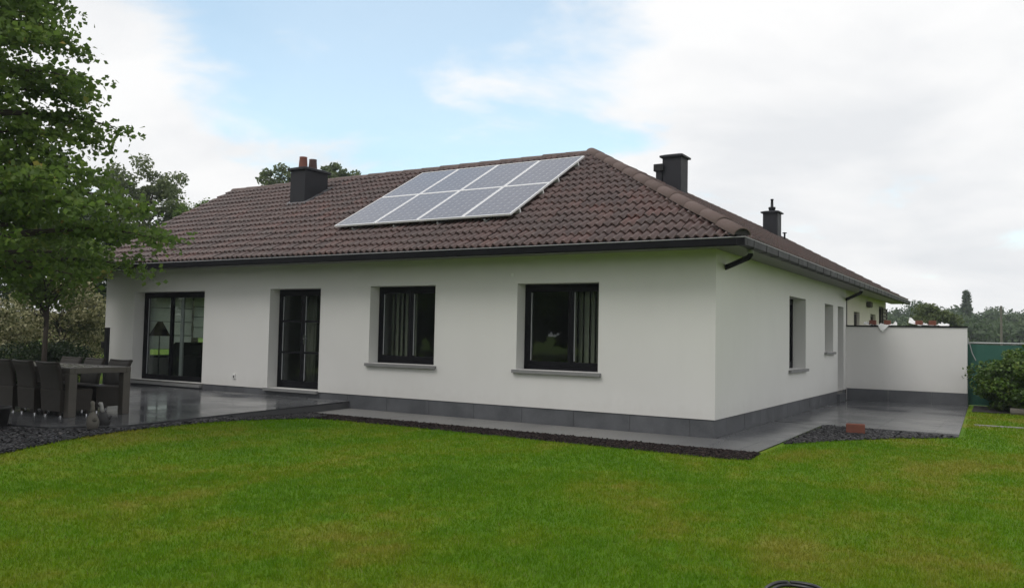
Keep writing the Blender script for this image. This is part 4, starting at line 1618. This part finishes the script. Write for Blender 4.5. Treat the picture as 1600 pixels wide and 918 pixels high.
def chair(x, y, rz, label):
    root = empty('wicker_chair', (x, y, TZ), rz, label=label, cat='chair', group='wicker chairs around the garden table')
    root.scale = (1.04, 1.0, 0.91)
    finish(bpy.data.objects.new('seat', cm[0]), root)
    bk = finish(bpy.data.objects.new('backrest', cm[1]), root)
    finish(bpy.data.objects.new('top_roll', cm[2]), bk)
    for sx_ in (-0.185, 0.185):
        for sy_ in (-0.215, 0.2):
            lg = bpy.data.objects.new('leg', cm[3])
            lg.location = (sx_, sy_, 0)
            finish(lg, root)
            finish(bpy.data.objects.new('foot_cap', cm[4]), lg)


near = ['wicker chair on the lawn side of the table, at its house-corner end', 'wicker chair on the lawn side of the table, second from its house-corner end', 'wicker chair on the lawn side of the table, third from its house-corner end']
for x, lab, rz in zip((-8.50, -9.16, -9.80), near, (0.03, -0.03, 0.02)):
    chair(x, -5.12, rz, lab)
far = ['wicker chair on the house side of the table, at the sliding-door end', 'wicker chair on the house side of the table, middle of three backs showing', 'wicker chair on the house side of the table, farthest from the sliding door']
for x, lab, rz in zip((-8.82, -9.55, -10.22), far, (0.02, -0.02, 0.03)):
    chair(x, -4.36, math.pi + rz, lab)


# ornaments in the slate bed
def goose(loc, rz, s, mats, label):
    root = empty('goose_figure', loc, rz, label=label, cat='garden ornament')
    root.scale = (s, s, s)
    q_ = MB()
    q_.lathe([(0.10, 0), (0.125, 0.03), (0.155, 0.14), (0.15, 0.24), (0.11, 0.34), (0.07, 0.42), (0.045, 0.47)], 0, 0, 18)
    for i_, p_ in enumerate(q_.v):
        x_, y_, z_ = p_
        q_.v[i_] = (x_ * 1.2 - 0.05 * max(0, 0.25 - abs(z_ - 0.15)) / 0.25 + 0.03 * z_, y_ * 0.92, z_)
    q_.build('body', mats[0], root, smooth=True)
    q_ = MB()
    q_.tube([(0.0, 0, 0.42), (0.02, 0, 0.52), (0.035, 0, 0.60), (0.06, 0, 0.655), (0.10, 0, 0.66), (0.135, 0, 0.645)], [0.062, 0.047, 0.045, 0.055, 0.045, 0.018], 12)
    q_.build('head', mats[1], root, smooth=True)
    q_ = MB()
    q_.tube([(0.125, 0, 0.648), (0.165, 0, 0.636), (0.195, 0, 0.628)], [0.022, 0.016, 0.006], 8)
    q_.build('beak', mats[0], root, smooth=True)
    q_ = MB()
    q_.tube([(-0.14, 0, 0.22), (-0.21, 0, 0.28), (-0.25, 0, 0.33)], [0.06, 0.045, 0.012], 10)
    q_.build('tail', mats[0], root, smooth=True)


goose((-6.86, -5.72, 0.10), R(160), 0.56, ('stone_figure', 'stone_figure'), 'grey stone goose figure in the slate bed beside the table')
goose((-6.98, -5.50, 0.11), R(-150), 0.50, ('figure_dark', 'figure_white'), 'dark bird figure with pale head behind the grey stone goose')
pot = empty('plant_pot', (-7.93, -6.42, 0.10), label='black planter tub standing in the slates by the chairs', cat='plant pot')
q = MB()
q.lathe([(0.11, 0), (0.15, 0.26), (0.165, 0.26), (0.165, 0.30), (0.145, 0.30), (0.14, 0.24)], 0, 0, 18)
q.build('tub', 'figure_dark', pot, smooth=True)
q = MB()
q.lathe([(0.14, 0.235), (0.10, 0.255), (0.02, 0.26)], 0, 0, 14)
q.build('soil', 'bed_soil', pot)
fig = empty('garden_figure', (-7.62, -6.95, 0.10), label='brown stone urn figure at the edge of the slate bed', cat='garden ornament')
q = MB()
q.lathe([(0.12, 0), (0.12, 0.05), (0.07, 0.08), (0.13, 0.17), (0.16, 0.27), (0.13, 0.36), (0.08, 0.41), (0.10, 0.45), (0.06, 0.45)], 0, 0, 18)
q.build('urn', 'terracotta', fig, smooth=True)
q = MB()
q.box(-0.15, 0.15, -0.15, 0.15, -0.03, 0.004)
q.build('base', 'stone_figure', fig)

# black post beside the end of the front wall
post = empty('garden_post', (-14.72, -0.5, TZ), label='black post with a small fitting near the front wall end', cat='post')
q = MB()
q.box(-0.045, 0.045, -0.045, 0.045, 0, 1.36)
q.build('shaft', 'post_black', post, bevel=0.006)
q = MB()
q.box(-0.16, -0.045, -0.05, 0.05, 0.86, 1.02)
q.build('fitting', 'post_black', post, bevel=0.008)

# hose coil in the grass near the camera
q = MB()
pts = []
for k in range(0, 121):
    an = 2 * math.pi * 2.0 * k / 120
    rr = 0.145 - 0.012 * math.sin(an * 0.5) + 0.004 * math.sin(5 * an) + (0.014 if k > 60 else 0)
    pts.append((2.87 + rr * math.cos(an + 2), -7.40 + rr * math.sin(an + 2), 0.012 + 0.014 * (k > 60) + 0.012 * max(0, math.sin(an + 2))))
q.tube(pts, 0.011, 8)
q.build('hose', 'hose_rubber', smooth=True, label='black rubber hose coil lying on the lawn', cat='hose')

# ------------------------------------------------------------------ fence, edging, strip, far pole
fence = empty('netting_fence', (2.76, 11.32, 0), label='green netting fence behind the laurel bush', cat='fence')
for k in range(9):
    q = MB()
    q.tube([(0.06 + 1.9 * k, 0, -0.1), (0.06 + 1.9 * k, 0, 1.68)], 0.025, 8)
    q.build('post', 'galvanised', fence)
for k in range(8):
    vs, fs = [], []
    for i in range(11):
        xx = 0.06 + 1.9 * k + 1.9 * i / 10
        yy = -0.03 - 0.02 * math.sin(i * 1.3 + k)
        vs += [(xx, yy, 0.02), (xx, yy - 0.01, 0.8), (xx, yy, 1.53 - 0.02 * math.sin(math.pi * i / 10))]
    for i in range(10):
        fs += [(3 * i, 3 * i + 3, 3 * i + 4, 3 * i + 1), (3 * i + 1, 3 * i + 4, 3 * i + 5, 3 * i + 2)]
    q = MB()
    q.add(vs, fs)
    q.build('netting', 'fence_netting', fence)
q = MB()
q.tube([(0.0, 0, 1.56), (15.4, 0, 1.56)], 0.018, 8)
q.build('top_rail', 'galvanised', fence)
q = MB()
q.tube([(0.10, -0.06, 1.55), (0.16, -0.08, 1.3), (0.24, -0.09, 1.12)], 0.012, 6)
q.build('loose_wire', 'galvanised', fence)
q = MB()
q.box(3.2, 14, 5.52, 5.66, -0.06, 0.006)
q.build('concrete_strip', 'concrete', kind='structure', label='thin concrete strip crossing the lawn', cat='path')
q = MB()
q.tube([(3.75, 9.05, 0.05), (6.0, 9.1, 0.06), (9.0, 9.0, 0.05)], 0.085, 10)
q.build('timber_edging', 'timber_grey', label='weathered timber log edging below the laurel bush', cat='edging')
q = MB()
V_ = [(3.0, 9.1), (12, 9.0), (12, 11.3), (2.95, 11.3)]
q.add([(x, y, 0.006) for x, y in V_], [(0, 1, 2, 3)])
q.build('shrub_bed', 'bed_soil', kind='structure', label='bare soil bed under the laurel bush', cat='bed')

# ------------------------------------------------------------------ vegetation
def leaf_mesh(name, P, size, mat, flat=0.5, tint=None, aspect=0.62, fold=0.25, rs=rng):
    """P (n,3) leaf positions; folded rhombus of 2 triangles each"""
    n = len(P)
    nrm = rs.normal(0, 1, (n, 3)) * (1 - flat)
    nrm[:, 2] += flat * 1.6
    nrm /= np.linalg.norm(nrm, axis=1, keepdims=True)
    d_ = rs.normal(0, 1, (n, 3))
    d_ -= (d_ * nrm).sum(1, keepdims=True) * nrm
    d_ /= np.linalg.norm(d_, axis=1, keepdims=True) + 1e-9
    s_ = np.cross(nrm, d_)
    L_ = size * rs.uniform(0.7, 1.3, n)[:, None]
    base, tip = P - d_ * L_ * 0.5, P + d_ * L_ * 0.5
    wl = P - d_ * L_ * 0.08 + s_ * L_ * 0.5 * aspect + nrm * L_ * fold * 0.3
    wr = P - d_ * L_ * 0.08 - s_ * L_ * 0.5 * aspect + nrm * L_ * fold * 0.3
    V_ = np.stack([base, wr, tip, wl], 1).reshape(-1, 3)
    F_ = (np.arange(n)[:, None, None] * 4 + np.array([[0, 1, 2], [0, 2, 3]])[None]).reshape(-1, 3)
    tt = rs.uniform(0, 1, n) if tint is None else tint
    return np_mesh(name, V_, F_, mat, np.repeat(np.clip(tt, 0, 1), 2))


def limb(mb_, p, q_, r0_, r1_, wob, rs, n=5, seg=7):
    p, q_ = np.array(p, float), np.array(q_, float)
    pts_ = []
    for k in range(n + 1):
        a = k / n
        w_ = rs.normal(0, wob, 3) * math.sin(math.pi * a)
        pts_.append(tuple(p + (q_ - p) * a + w_))
    mb_.tube(pts_, [r0_ + (r1_ - r0_) * k / n for k in range(n + 1)], seg)


def layered_tree(loc, H, rbase, z0, label, seed):
    """conical lime with tiered, drooping leafy branches"""
    rs = np.random.default_rng(seed)
    root = empty('lime_tree', loc, label=label, cat='tree')
    tr_ = MB()
    tr_.tube([(0, 0, -0.2), (0.03, 0, 0.4), (0.0, 0.04, 2.0), (-0.05, 0.0, 4.5), (0.03, 0.02, 7.0), (0, 0, H - 0.2)], [0.24, 0.19, 0.165, 0.12, 0.065, 0.012], 12)
    LP, TT = [], []
    nb_ = 150
    for k in range(nb_):
        a = max(0.0, (k + rs.uniform(-.3, .3)) / nb_)
        z_ = z0 + (H - 0.3 - z0) * a ** 0.92
        az = k * 2.399963 + rs.normal(0, 0.25)
        prof_ = float(np.interp(z_, (1.9, 2.4, 2.9, 3.5, 5.0, 6.0, 7.2, H), (2.1, 2.95, 2.65, 1.95, 1.80, 1.25, 0.65, 0.1)))
        Lb = prof_ * rs.uniform(0.80, 1.08) + 0.05
        rise = 0.30 * (1 - a) + 0.10
        dx, dy = math.cos(az), math.sin(az)
        pts_ = []
        for s_ in range(7):
            f_ = s_ / 6
            pts_.append(np.array([dx * Lb * f_, dy * Lb * f_, z_ + rise * Lb * f_ * 0.9 - 0.26 * Lb * f_ ** 2.4 * (0.5 + 0.5 * (1 - a))]))
        tr_.tube([tuple(p_) for p_ in pts_], [0.045 * (1 - a) + 0.012 - (0.045 * (1 - a) + 0.006) * s_ / 6 for s_ in range(7)], 5)
        # side twigs
        nt_ = int(8 + 9 * Lb)
        for tw in range(nt_):
            f_ = rs.uniform(0.22, 1.0) ** 0.75
            i_ = min(5, int(f_ * 6))
            bp = pts_[i_] + (pts_[i_ + 1] - pts_[i_]) * (f_ * 6 - i_)
            sg = rs.choice([-1, 1])
            lt = rs.uniform(0.25, 0.62) * (1.15 - 0.5 * f_)
            ta = az + sg * rs.uniform(0.5, 1.2)
            tip = bp + np.array([math.cos(ta) * lt, math.sin(ta) * lt, rs.normal(-0.05, 0.09)])
            nl = int(11 + 17 * lt)
            ff = rs.uniform(0.1, 1.05, nl)[:, None]
            P = bp + (tip - bp) * ff + rs.normal(0, 1, (nl, 3)) * np.array([0.08, 0.08, 0.055])
            LP.append(P)
            TT.append(np.clip(rs.normal(0.42, 0.2, nl) + 0.25 * (rs.uniform() < 0.08), 0, 1))
    tr_.build('trunk', 'bark', root, smooth=True)
    LP = np.vstack(LP)
    finish(bpy.data.objects.new('crown', leaf_mesh('crown', LP, 0.088, 'leaf_lime', 0.35, np.concatenate(TT), 0.82, 0.3, rs)), root)
    return root


def round_tree(name, loc, H, rad, z0, mat, label, seed, nclump=60, per=160, lsize=0.14, cat='tree', trunk_r=0.14, clump_r=0.42, group=None, flat=0.35, squash=1.0, shell=0.55, parts=True, stems=1):
    rs = np.random.default_rng(seed)
    root = empty(name, loc, label=label, cat=cat, group=group)
    zc, rz_ = (H + z0) / 2, (H - z0) / 2
    C = []
    while len(C) < nclump:
        p_ = rs.normal(0, 1, 3)
        p_ /= np.linalg.norm(p_)
        rr = rs.uniform(shell ** 3, 1) ** (1 / 3)
        p_ = p_ * rr * np.array([rad, rad * squash, rz_])
        wob = 1 + 0.16 * math.sin(3 * math.atan2(p_[1], p_[0]) + seed) + 0.10 * math.sin(5 * p_[2] / rz_ + seed)
        C.append(p_ * np.array([wob, wob, 1]) + np.array([0, 0, zc]))
    C = np.array(C)
    tr_ = MB()
    top = z0 + (H - z0) * 0.55
    tr_.tube([(0, 0, -0.2), (0.02, 0, z0 * 0.5 + 0.05), (0, 0.03, z0 + 0.2), (0, 0, top)], [trunk_r * 1.25, trunk_r, trunk_r * 0.8, trunk_r * 0.3], 10)
    for k in range(min(nclump, 34)):
        c_ = C[k]
        zs_ = min(top, max(z0 * 0.6, c_[2] - rs.uniform(0.2, 0.5) * rad - 0.3))
        limb(tr_, (0, 0, zs_), c_, trunk_r * 0.32, 0.008, 0.05 * rad, rs, 4, 5)
    tr_.build('trunk' if cat == 'tree' else 'stem', 'bark', root, smooth=True)
    LP, TT = [], []
    for c_ in C:
        m_ = int(per * rs.uniform(0.6, 1.4))
        cr_ = clump_r * rs.uniform(0.7, 1.3)
        g_ = rs.normal(0, 1, (m_, 3))
        g_ *= (rs.uniform(0.1, 1, (m_, 1)) ** 0.5) / np.linalg.norm(g_, axis=1, keepdims=True)
        LP.append(c_ + g_ * np.array([cr_, cr_, cr_ * 0.72]))
        TT.append(np.clip(rs.normal(0.45 + rs.normal(0, 0.12), 0.2, m_), 0, 1))
    LP = np.vstack(LP)
    TT = np.concatenate(TT)
    keep = LP[:, 2] > 0.03
    finish(bpy.data.objects.new('crown' if cat == 'tree' else 'foliage', leaf_mesh('crown', LP[keep], lsize, mat, flat, TT[keep], 0.66, 0.25, rs)), root)
    return root


layered_tree((-8.55, -6.95, 0.08), 8.6, 2.9, 1.9, 'tall lime tree with tiered leafy branches overhanging the garden table', 11)
round_tree('garden_tree', (-14.8, -1.95, 0.0), 4.0, 1.2, 2.1, 'leaf_lime', 'small tree with dark trunk behind the garden table', 23, 60, 150, 0.10, trunk_r=0.055, clump_r=0.42, flat=0.45)
round_tree('variegated_shrub', (-18.6, 0.6, 0.0), 2.9, 1.7, 0.25, 'leaf_variegated', 'cream variegated shrub beside the end of the house', 31, 90, 150, 0.085, cat='shrub', trunk_r=0.05, clump_r=0.36, flat=0.3)
round_tree('variegated_shrub', (-18.6, -2.0, 0.0), 2.3, 1.4, 0.2, 'leaf_variegated', 'lower variegated shrub behind the small dark-trunked tree', 32, 70, 150, 0.085, cat='shrub', trunk_r=0.05, clump_r=0.36, flat=0.3)
round_tree('evergreen_shrub', (-15.6, -4.8, 0.0), 2.7, 1.5, 0.15, 'leaf_dark', 'dark evergreen shrub behind the wicker chairs', 33, 90, 140, 0.11, cat='shrub', trunk_r=0.06, clump_r=0.4, flat=0.3)
round_tree('box_shrub', (-16.6, -0.9, 0.0), 1.15, 0.85, 0.0, 'leaf_dark', 'low dark box shrub at the foot of the cream variegated shrub', 81, 60, 150, 0.07, cat='shrub', trunk_r=0.03, clump_r=0.3, flat=0.3)
round_tree('box_shrub', (-16.2, -2.6, 0.0), 1.1, 0.95, 0.0, 'leaf_dark', 'low dark box shrub directly behind the small tree trunk', 82, 60, 150, 0.07, cat='shrub', trunk_r=0.03, clump_r=0.3, flat=0.3)
round_tree('box_shrub', (-15.6, -3.7, 0.0), 1.2, 0.9, 0.0, 'leaf_dark', 'low dark box shrub between small tree and evergreen shrub', 83, 60, 150, 0.07, cat='shrub', trunk_r=0.03, clump_r=0.3, flat=0.3)
round_tree('evergreen_shrub', (-17.0, -7.2, 0.0), 3.2, 1.7, 0.15, 'leaf_dark', 'dark evergreen shrub under the lime tree', 34, 90, 140, 0.12, cat='shrub', trunk_r=0.06, clump_r=0.45, flat=0.3)
round_tree('yew_tree', (-22.5, 3.2, 0.0), 5.2, 2.2, 0.4, 'leaf_dark', 'dark yew beyond the end of the house', 35, 110, 170, 0.14, trunk_r=0.14, clump_r=0.55, flat=0.3)
round_tree('yew_tree', (-24.0, -2.5, 0.0), 5.6, 2.6, 0.4, 'leaf_dark', 'dark yew behind the variegated shrubs', 36, 110, 170, 0.15, trunk_r=0.14, clump_r=0.6, flat=0.3)
round_tree('yew_tree', (-25.0, -8.0, 0.0), 5.6, 2.8, 0.4, 'leaf_dark', 'dark yew behind the evergreen shrubs', 37, 110, 170, 0.15, trunk_r=0.14, clump_r=0.6, flat=0.3)
round_tree('broadleaf_tree', (-34.0, 13.6, 0.0), 9.9, 2.45, 4.6, 'leaf_far', 'rounded leafy tree beyond the gable end of the house', 41, 110, 170, 0.17, trunk_r=0.2, clump_r=0.5, flat=0.4, shell=0.4)
round_tree('broadleaf_tree', (-31.5, 15.0, 0.0), 7.9, 1.7, 4.2, 'leaf_lime', 'lower tree just showing above the roof verge', 42, 70, 150, 0.16, trunk_r=0.16, clump_r=0.5, flat=0.4)
for (x, y, h, rr, lab, sdv) in ((-40.0, 28.4, 13.0, 2.0, 'treetop above the ridge, chimney-pot side', 43), (-38.0, 30.6, 13.5, 1.9, 'treetop above the ridge just past the chimney cap', 44), (-36.9, 31.4, 12.9, 1.4, 'treetop above the ridge towards the solar panels', 45)):
    round_tree('broadleaf_tree', (x, y, 0.0), h, rr, 7.0, 'leaf_far', lab, sdv, 50, 130, 0.24, trunk_r=0.2, clump_r=0.5, flat=0.3)
round_tree('laurel_bush', (4.40, 10.05, 0.0), 1.48, 1.40, -0.25, 'leaf_laurel', 'large green laurel bush beside the garden wall', 51, 150, 190, 0.085, cat='bush', trunk_r=0.04, clump_r=0.28, flat=0.4, shell=0.6, squash=0.75)
round_tree('laurel_bush', (6.3, 10.2, 0.0), 1.5, 1.5, -0.25, 'leaf_laurel', 'second green laurel bush further along the fence', 52, 110, 130, 0.09, cat='bush', trunk_r=0.04, clump_r=0.3, flat=0.4, shell=0.6, squash=0.75)
round_tree('willow_tree', (-1.4, 52.0, 0.0), 4.5, 1.7, 0.6, 'leaf_yellow', 'yellow-green rounded tree behind the garden wall', 53, 60, 140, 0.2, trunk_r=0.14, clump_r=0.55)


# far conifer and pole
def conifer(loc, H, rad, label):
    rs = np.random.default_rng(5)
    root = empty('conifer_tree', loc, label=label, cat='tree')
    q_ = MB()
    q_.tube([(0, 0, -1), (0, 0, H * 0.5), (0, 0, H)], [0.4, 0.25, 0.05], 8)
    LP = []
    for k in range(150):
        a = k / 150
        z_ = H * (0.18 + 0.82 * a)
        L_ = rad * (1 - a ** 1.8) ** 0.8 * rs.uniform(0.75, 1.05) + 0.1
        az = rs.uniform(0, 2 * math.pi)
        q_.tube([(0, 0, z_), (math.cos(az) * L_, math.sin(az) * L_, z_ + 0.1 * L_)], [0.06, 0.015], 4)
        f_ = rs.uniform(0.3, 1.05, (26, 1))
        LP.append(np.array([0, 0, z_]) + f_ * np.array([math.cos(az) * L_, math.sin(az) * L_, 0.1 * L_]) + rs.normal(0, 0.14, (26, 3)))
    q_.build('trunk', 'conifer_brown', root)
    finish(bpy.data.objects.new('crown', leaf_mesh('crown', np.vstack(LP), 0.42, 'leaf_wood', 0.3, None, 0.5, 0.2, rs)), root)


conifer((-3.45, 132.0, 2.6), 7.0, 0.8, 'pointed conifer rising above the distant wood')
pole = empty('utility_pole', (2.35, 70.0, 0), label='slim utility pole in front of the distant wood', cat='pole')
q = MB()
q.tube([(0, 0, -0.3), (0, 0, 4.9)], [0.11, 0.08], 8)
q.build('shaft', 'timber_grey', pole)
q = MB()
q.lathe([(0.05, 4.40), (0.075, 4.5), (0.05, 4.62), (0.02, 4.63)], 0, 0, 10)
q.build('insulator', 'white_plastic', pole)
q = MB()
q.lathe([(0.06, 2.75), (0.085, 2.85), (0.06, 2.97), (0.02, 2.98)], 0, 0, 10)
q.build('insulator', 'white_plastic', pole)


def wood(name, spots, mat, label, seed, lsize, per):
    rs = np.random.default_rng(seed)
    LP, TT = [], []
    for (x, y, h, r_) in spots:
        z0 = float(ground_h(x, y))
        tb = rs.normal(0.45, 0.2)
        nc = 22
        for k in range(nc):
            p_ = rs.normal(0, 1, 3)
            p_ /= np.linalg.norm(p_)
            p_ *= rs.uniform(0.5, 1)
            c_ = np.array([x, y, z0 + h * 0.52]) + p_ * np.array([r_, r_, h * 0.46])
            m_ = int(per * rs.uniform(0.6, 1.4))
            g_ = rs.normal(0, 1, (m_, 3))
            g_ *= (rs.uniform(0.05, 1, (m_, 1)) ** 0.5) / np.linalg.norm(g_, axis=1, keepdims=True)
            LP.append(c_ + g_ * r_ * 0.42)
            TT.append(np.clip(rs.normal(tb, 0.16, m_), 0, 1))
    LP = np.vstack(LP)
    TT = np.concatenate(TT)
    finish(bpy.data.objects.new(name, leaf_mesh(name, LP, lsize, mat, 0.3, TT, 0.8, 0.2, rs)), kind='stuff', label=label, cat='woodland')


rw = np.random.default_rng(77)
spots = []
for row, (yy, hh) in enumerate(((95, 3.6), (108, 4.3), (122, 4.8), (138, 5.2), (156, 5.6), (175, 6.0))):
    x = -34.0 - row * 4
    while x < 40 + row * 4:
        spots.append((x + rw.normal(0, 0.6), yy + rw.normal(0, 3), hh * rw.uniform(0.75, 1.12) * (0.9 if x > 1.5 else 1.0), rw.uniform(2.2, 3.4)))
        x += rw.uniform(2.1, 3.2)
wood('woodland', spots, 'leaf_wood', 'distant dark green wood on the hillside beyond the fence', 61, 0.45, 62)
spots = [(-46 + 5.2 * k + rw.normal(0, 0.8), -36 + rw.normal(0, 2.5), rw.uniform(5.5, 7.5), rw.uniform(2.8, 3.8)) for k in range(15)] + [(-60 + 4.6 * k + rw.normal(0, 0.8), -43 + rw.normal(0, 2.0), rw.uniform(6.5, 8.0), rw.uniform(3.2, 4.0)) for k in range(18)]
wood('woodland', spots, 'leaf_dark', 'trees at the bottom of the garden mirrored in the windows', 62, 0.75, 90)

# ------------------------------------------------------------------ damp air
t = NT('damp_air')
pv = t.n('ShaderNodeVolumePrincipled')
pv.inputs['Color'].default_value = (0.86, 0.92, 1.0, 1)
pv.inputs['Density'].default_value = 0.0007
pv.inputs['Anisotropy'].default_value = 0.2
t.t.links.new(pv.outputs[0], t.out.inputs['Volume'])
q = MB()
q.box(-190, 190, -75, 235, -1.2, 22)
q.build('haze', 'damp_air', kind='stuff', label='thin damp haze over the garden and distant wood', cat='haze')

# ------------------------------------------------------------------ grass blades on the lawn
def grass():
    rs = np.random.default_rng(99)
    fov = math.atan(800 / FPX) + 0.09
    fa = math.atan2(FWD[1], FWD[0])
    out = []
    for (d0, d1, dens, bw, bh) in ((3.6, 6.5, 6500, 0.0034, 0.034), (6.5, 9.5, 4200, 0.0044, 0.034), (9.5, 14, 2300, 0.0060, 0.034), (14, 24, 900, 0.0100, 0.036)):
        ar = (d1 * d1 - d0 * d0) * fov
        n = int(ar * dens)
        dd = np.sqrt(rs.uniform(d0 * d0, d1 * d1, n))
        an = fa + rs.uniform(-fov, fov, n)
        P = np.stack([CAM[0] + dd * np.cos(an), CAM[1] + dd * np.sin(an)], 1)
        # clumpy acceptance
        cl = np.sin(P[:, 0] * 9.1 + 2 * np.sin(P[:, 1] * 7.3)) * np.sin(P[:, 1] * 8.7 + 2 * np.sin(P[:, 0] * 6.1))
        P = P[rs.uniform(0, 1, n) < 0.78 + 0.22 * cl]
        jit = P + rs.normal(0, 0.018, P.shape)
        P = P[in_poly(jit, LAWN_POLY)]
        inst = (np.abs(P[:, 1] - 5.59) < 0.07) & (P[:, 0] > 3.2)
        P = P[~inst]
        P = P[~((P[:, 1] > 9.05) & (P[:, 0] > 2.9))]
        n = len(P)
        h = bh * rs.uniform(0.45, 1.25, n)
        az = rs.uniform(0, 2 * np.pi, n)
        lean = rs.uniform(0.1, 0.9, n) * h
        la = rs.uniform(0, 2 * np.pi, n)
        w = bw * rs.uniform(0.7, 1.3, n)
        z = ground_h(P[:, 0], P[:, 1]) - 0.003
        a = np.stack([P[:, 0] - w * np.cos(az), P[:, 1] - w * np.sin(az), z], 1)
        b_ = np.stack([P[:, 0] + w * np.cos(az), P[:, 1] + w * np.sin(az), z], 1)
        c_ = np.stack([P[:, 0] + lean * np.cos(la), P[:, 1] + lean * np.sin(la), z + h], 1)
        out.append(np.stack([a, b_, c_], 1).reshape(-1, 3))
    V_ = np.vstack(out)
    n = len(V_) // 3
    F_ = np.arange(n * 3).reshape(-1, 3)
    me = np_mesh('grass', V_, F_, 'grass_blade', rs.uniform(0, 1, n))
    finish(bpy.data.objects.new('grass', me), kind='stuff', label='short green grass blades of the mown lawn', cat='grass')
    print('grass blades', n)


grass()
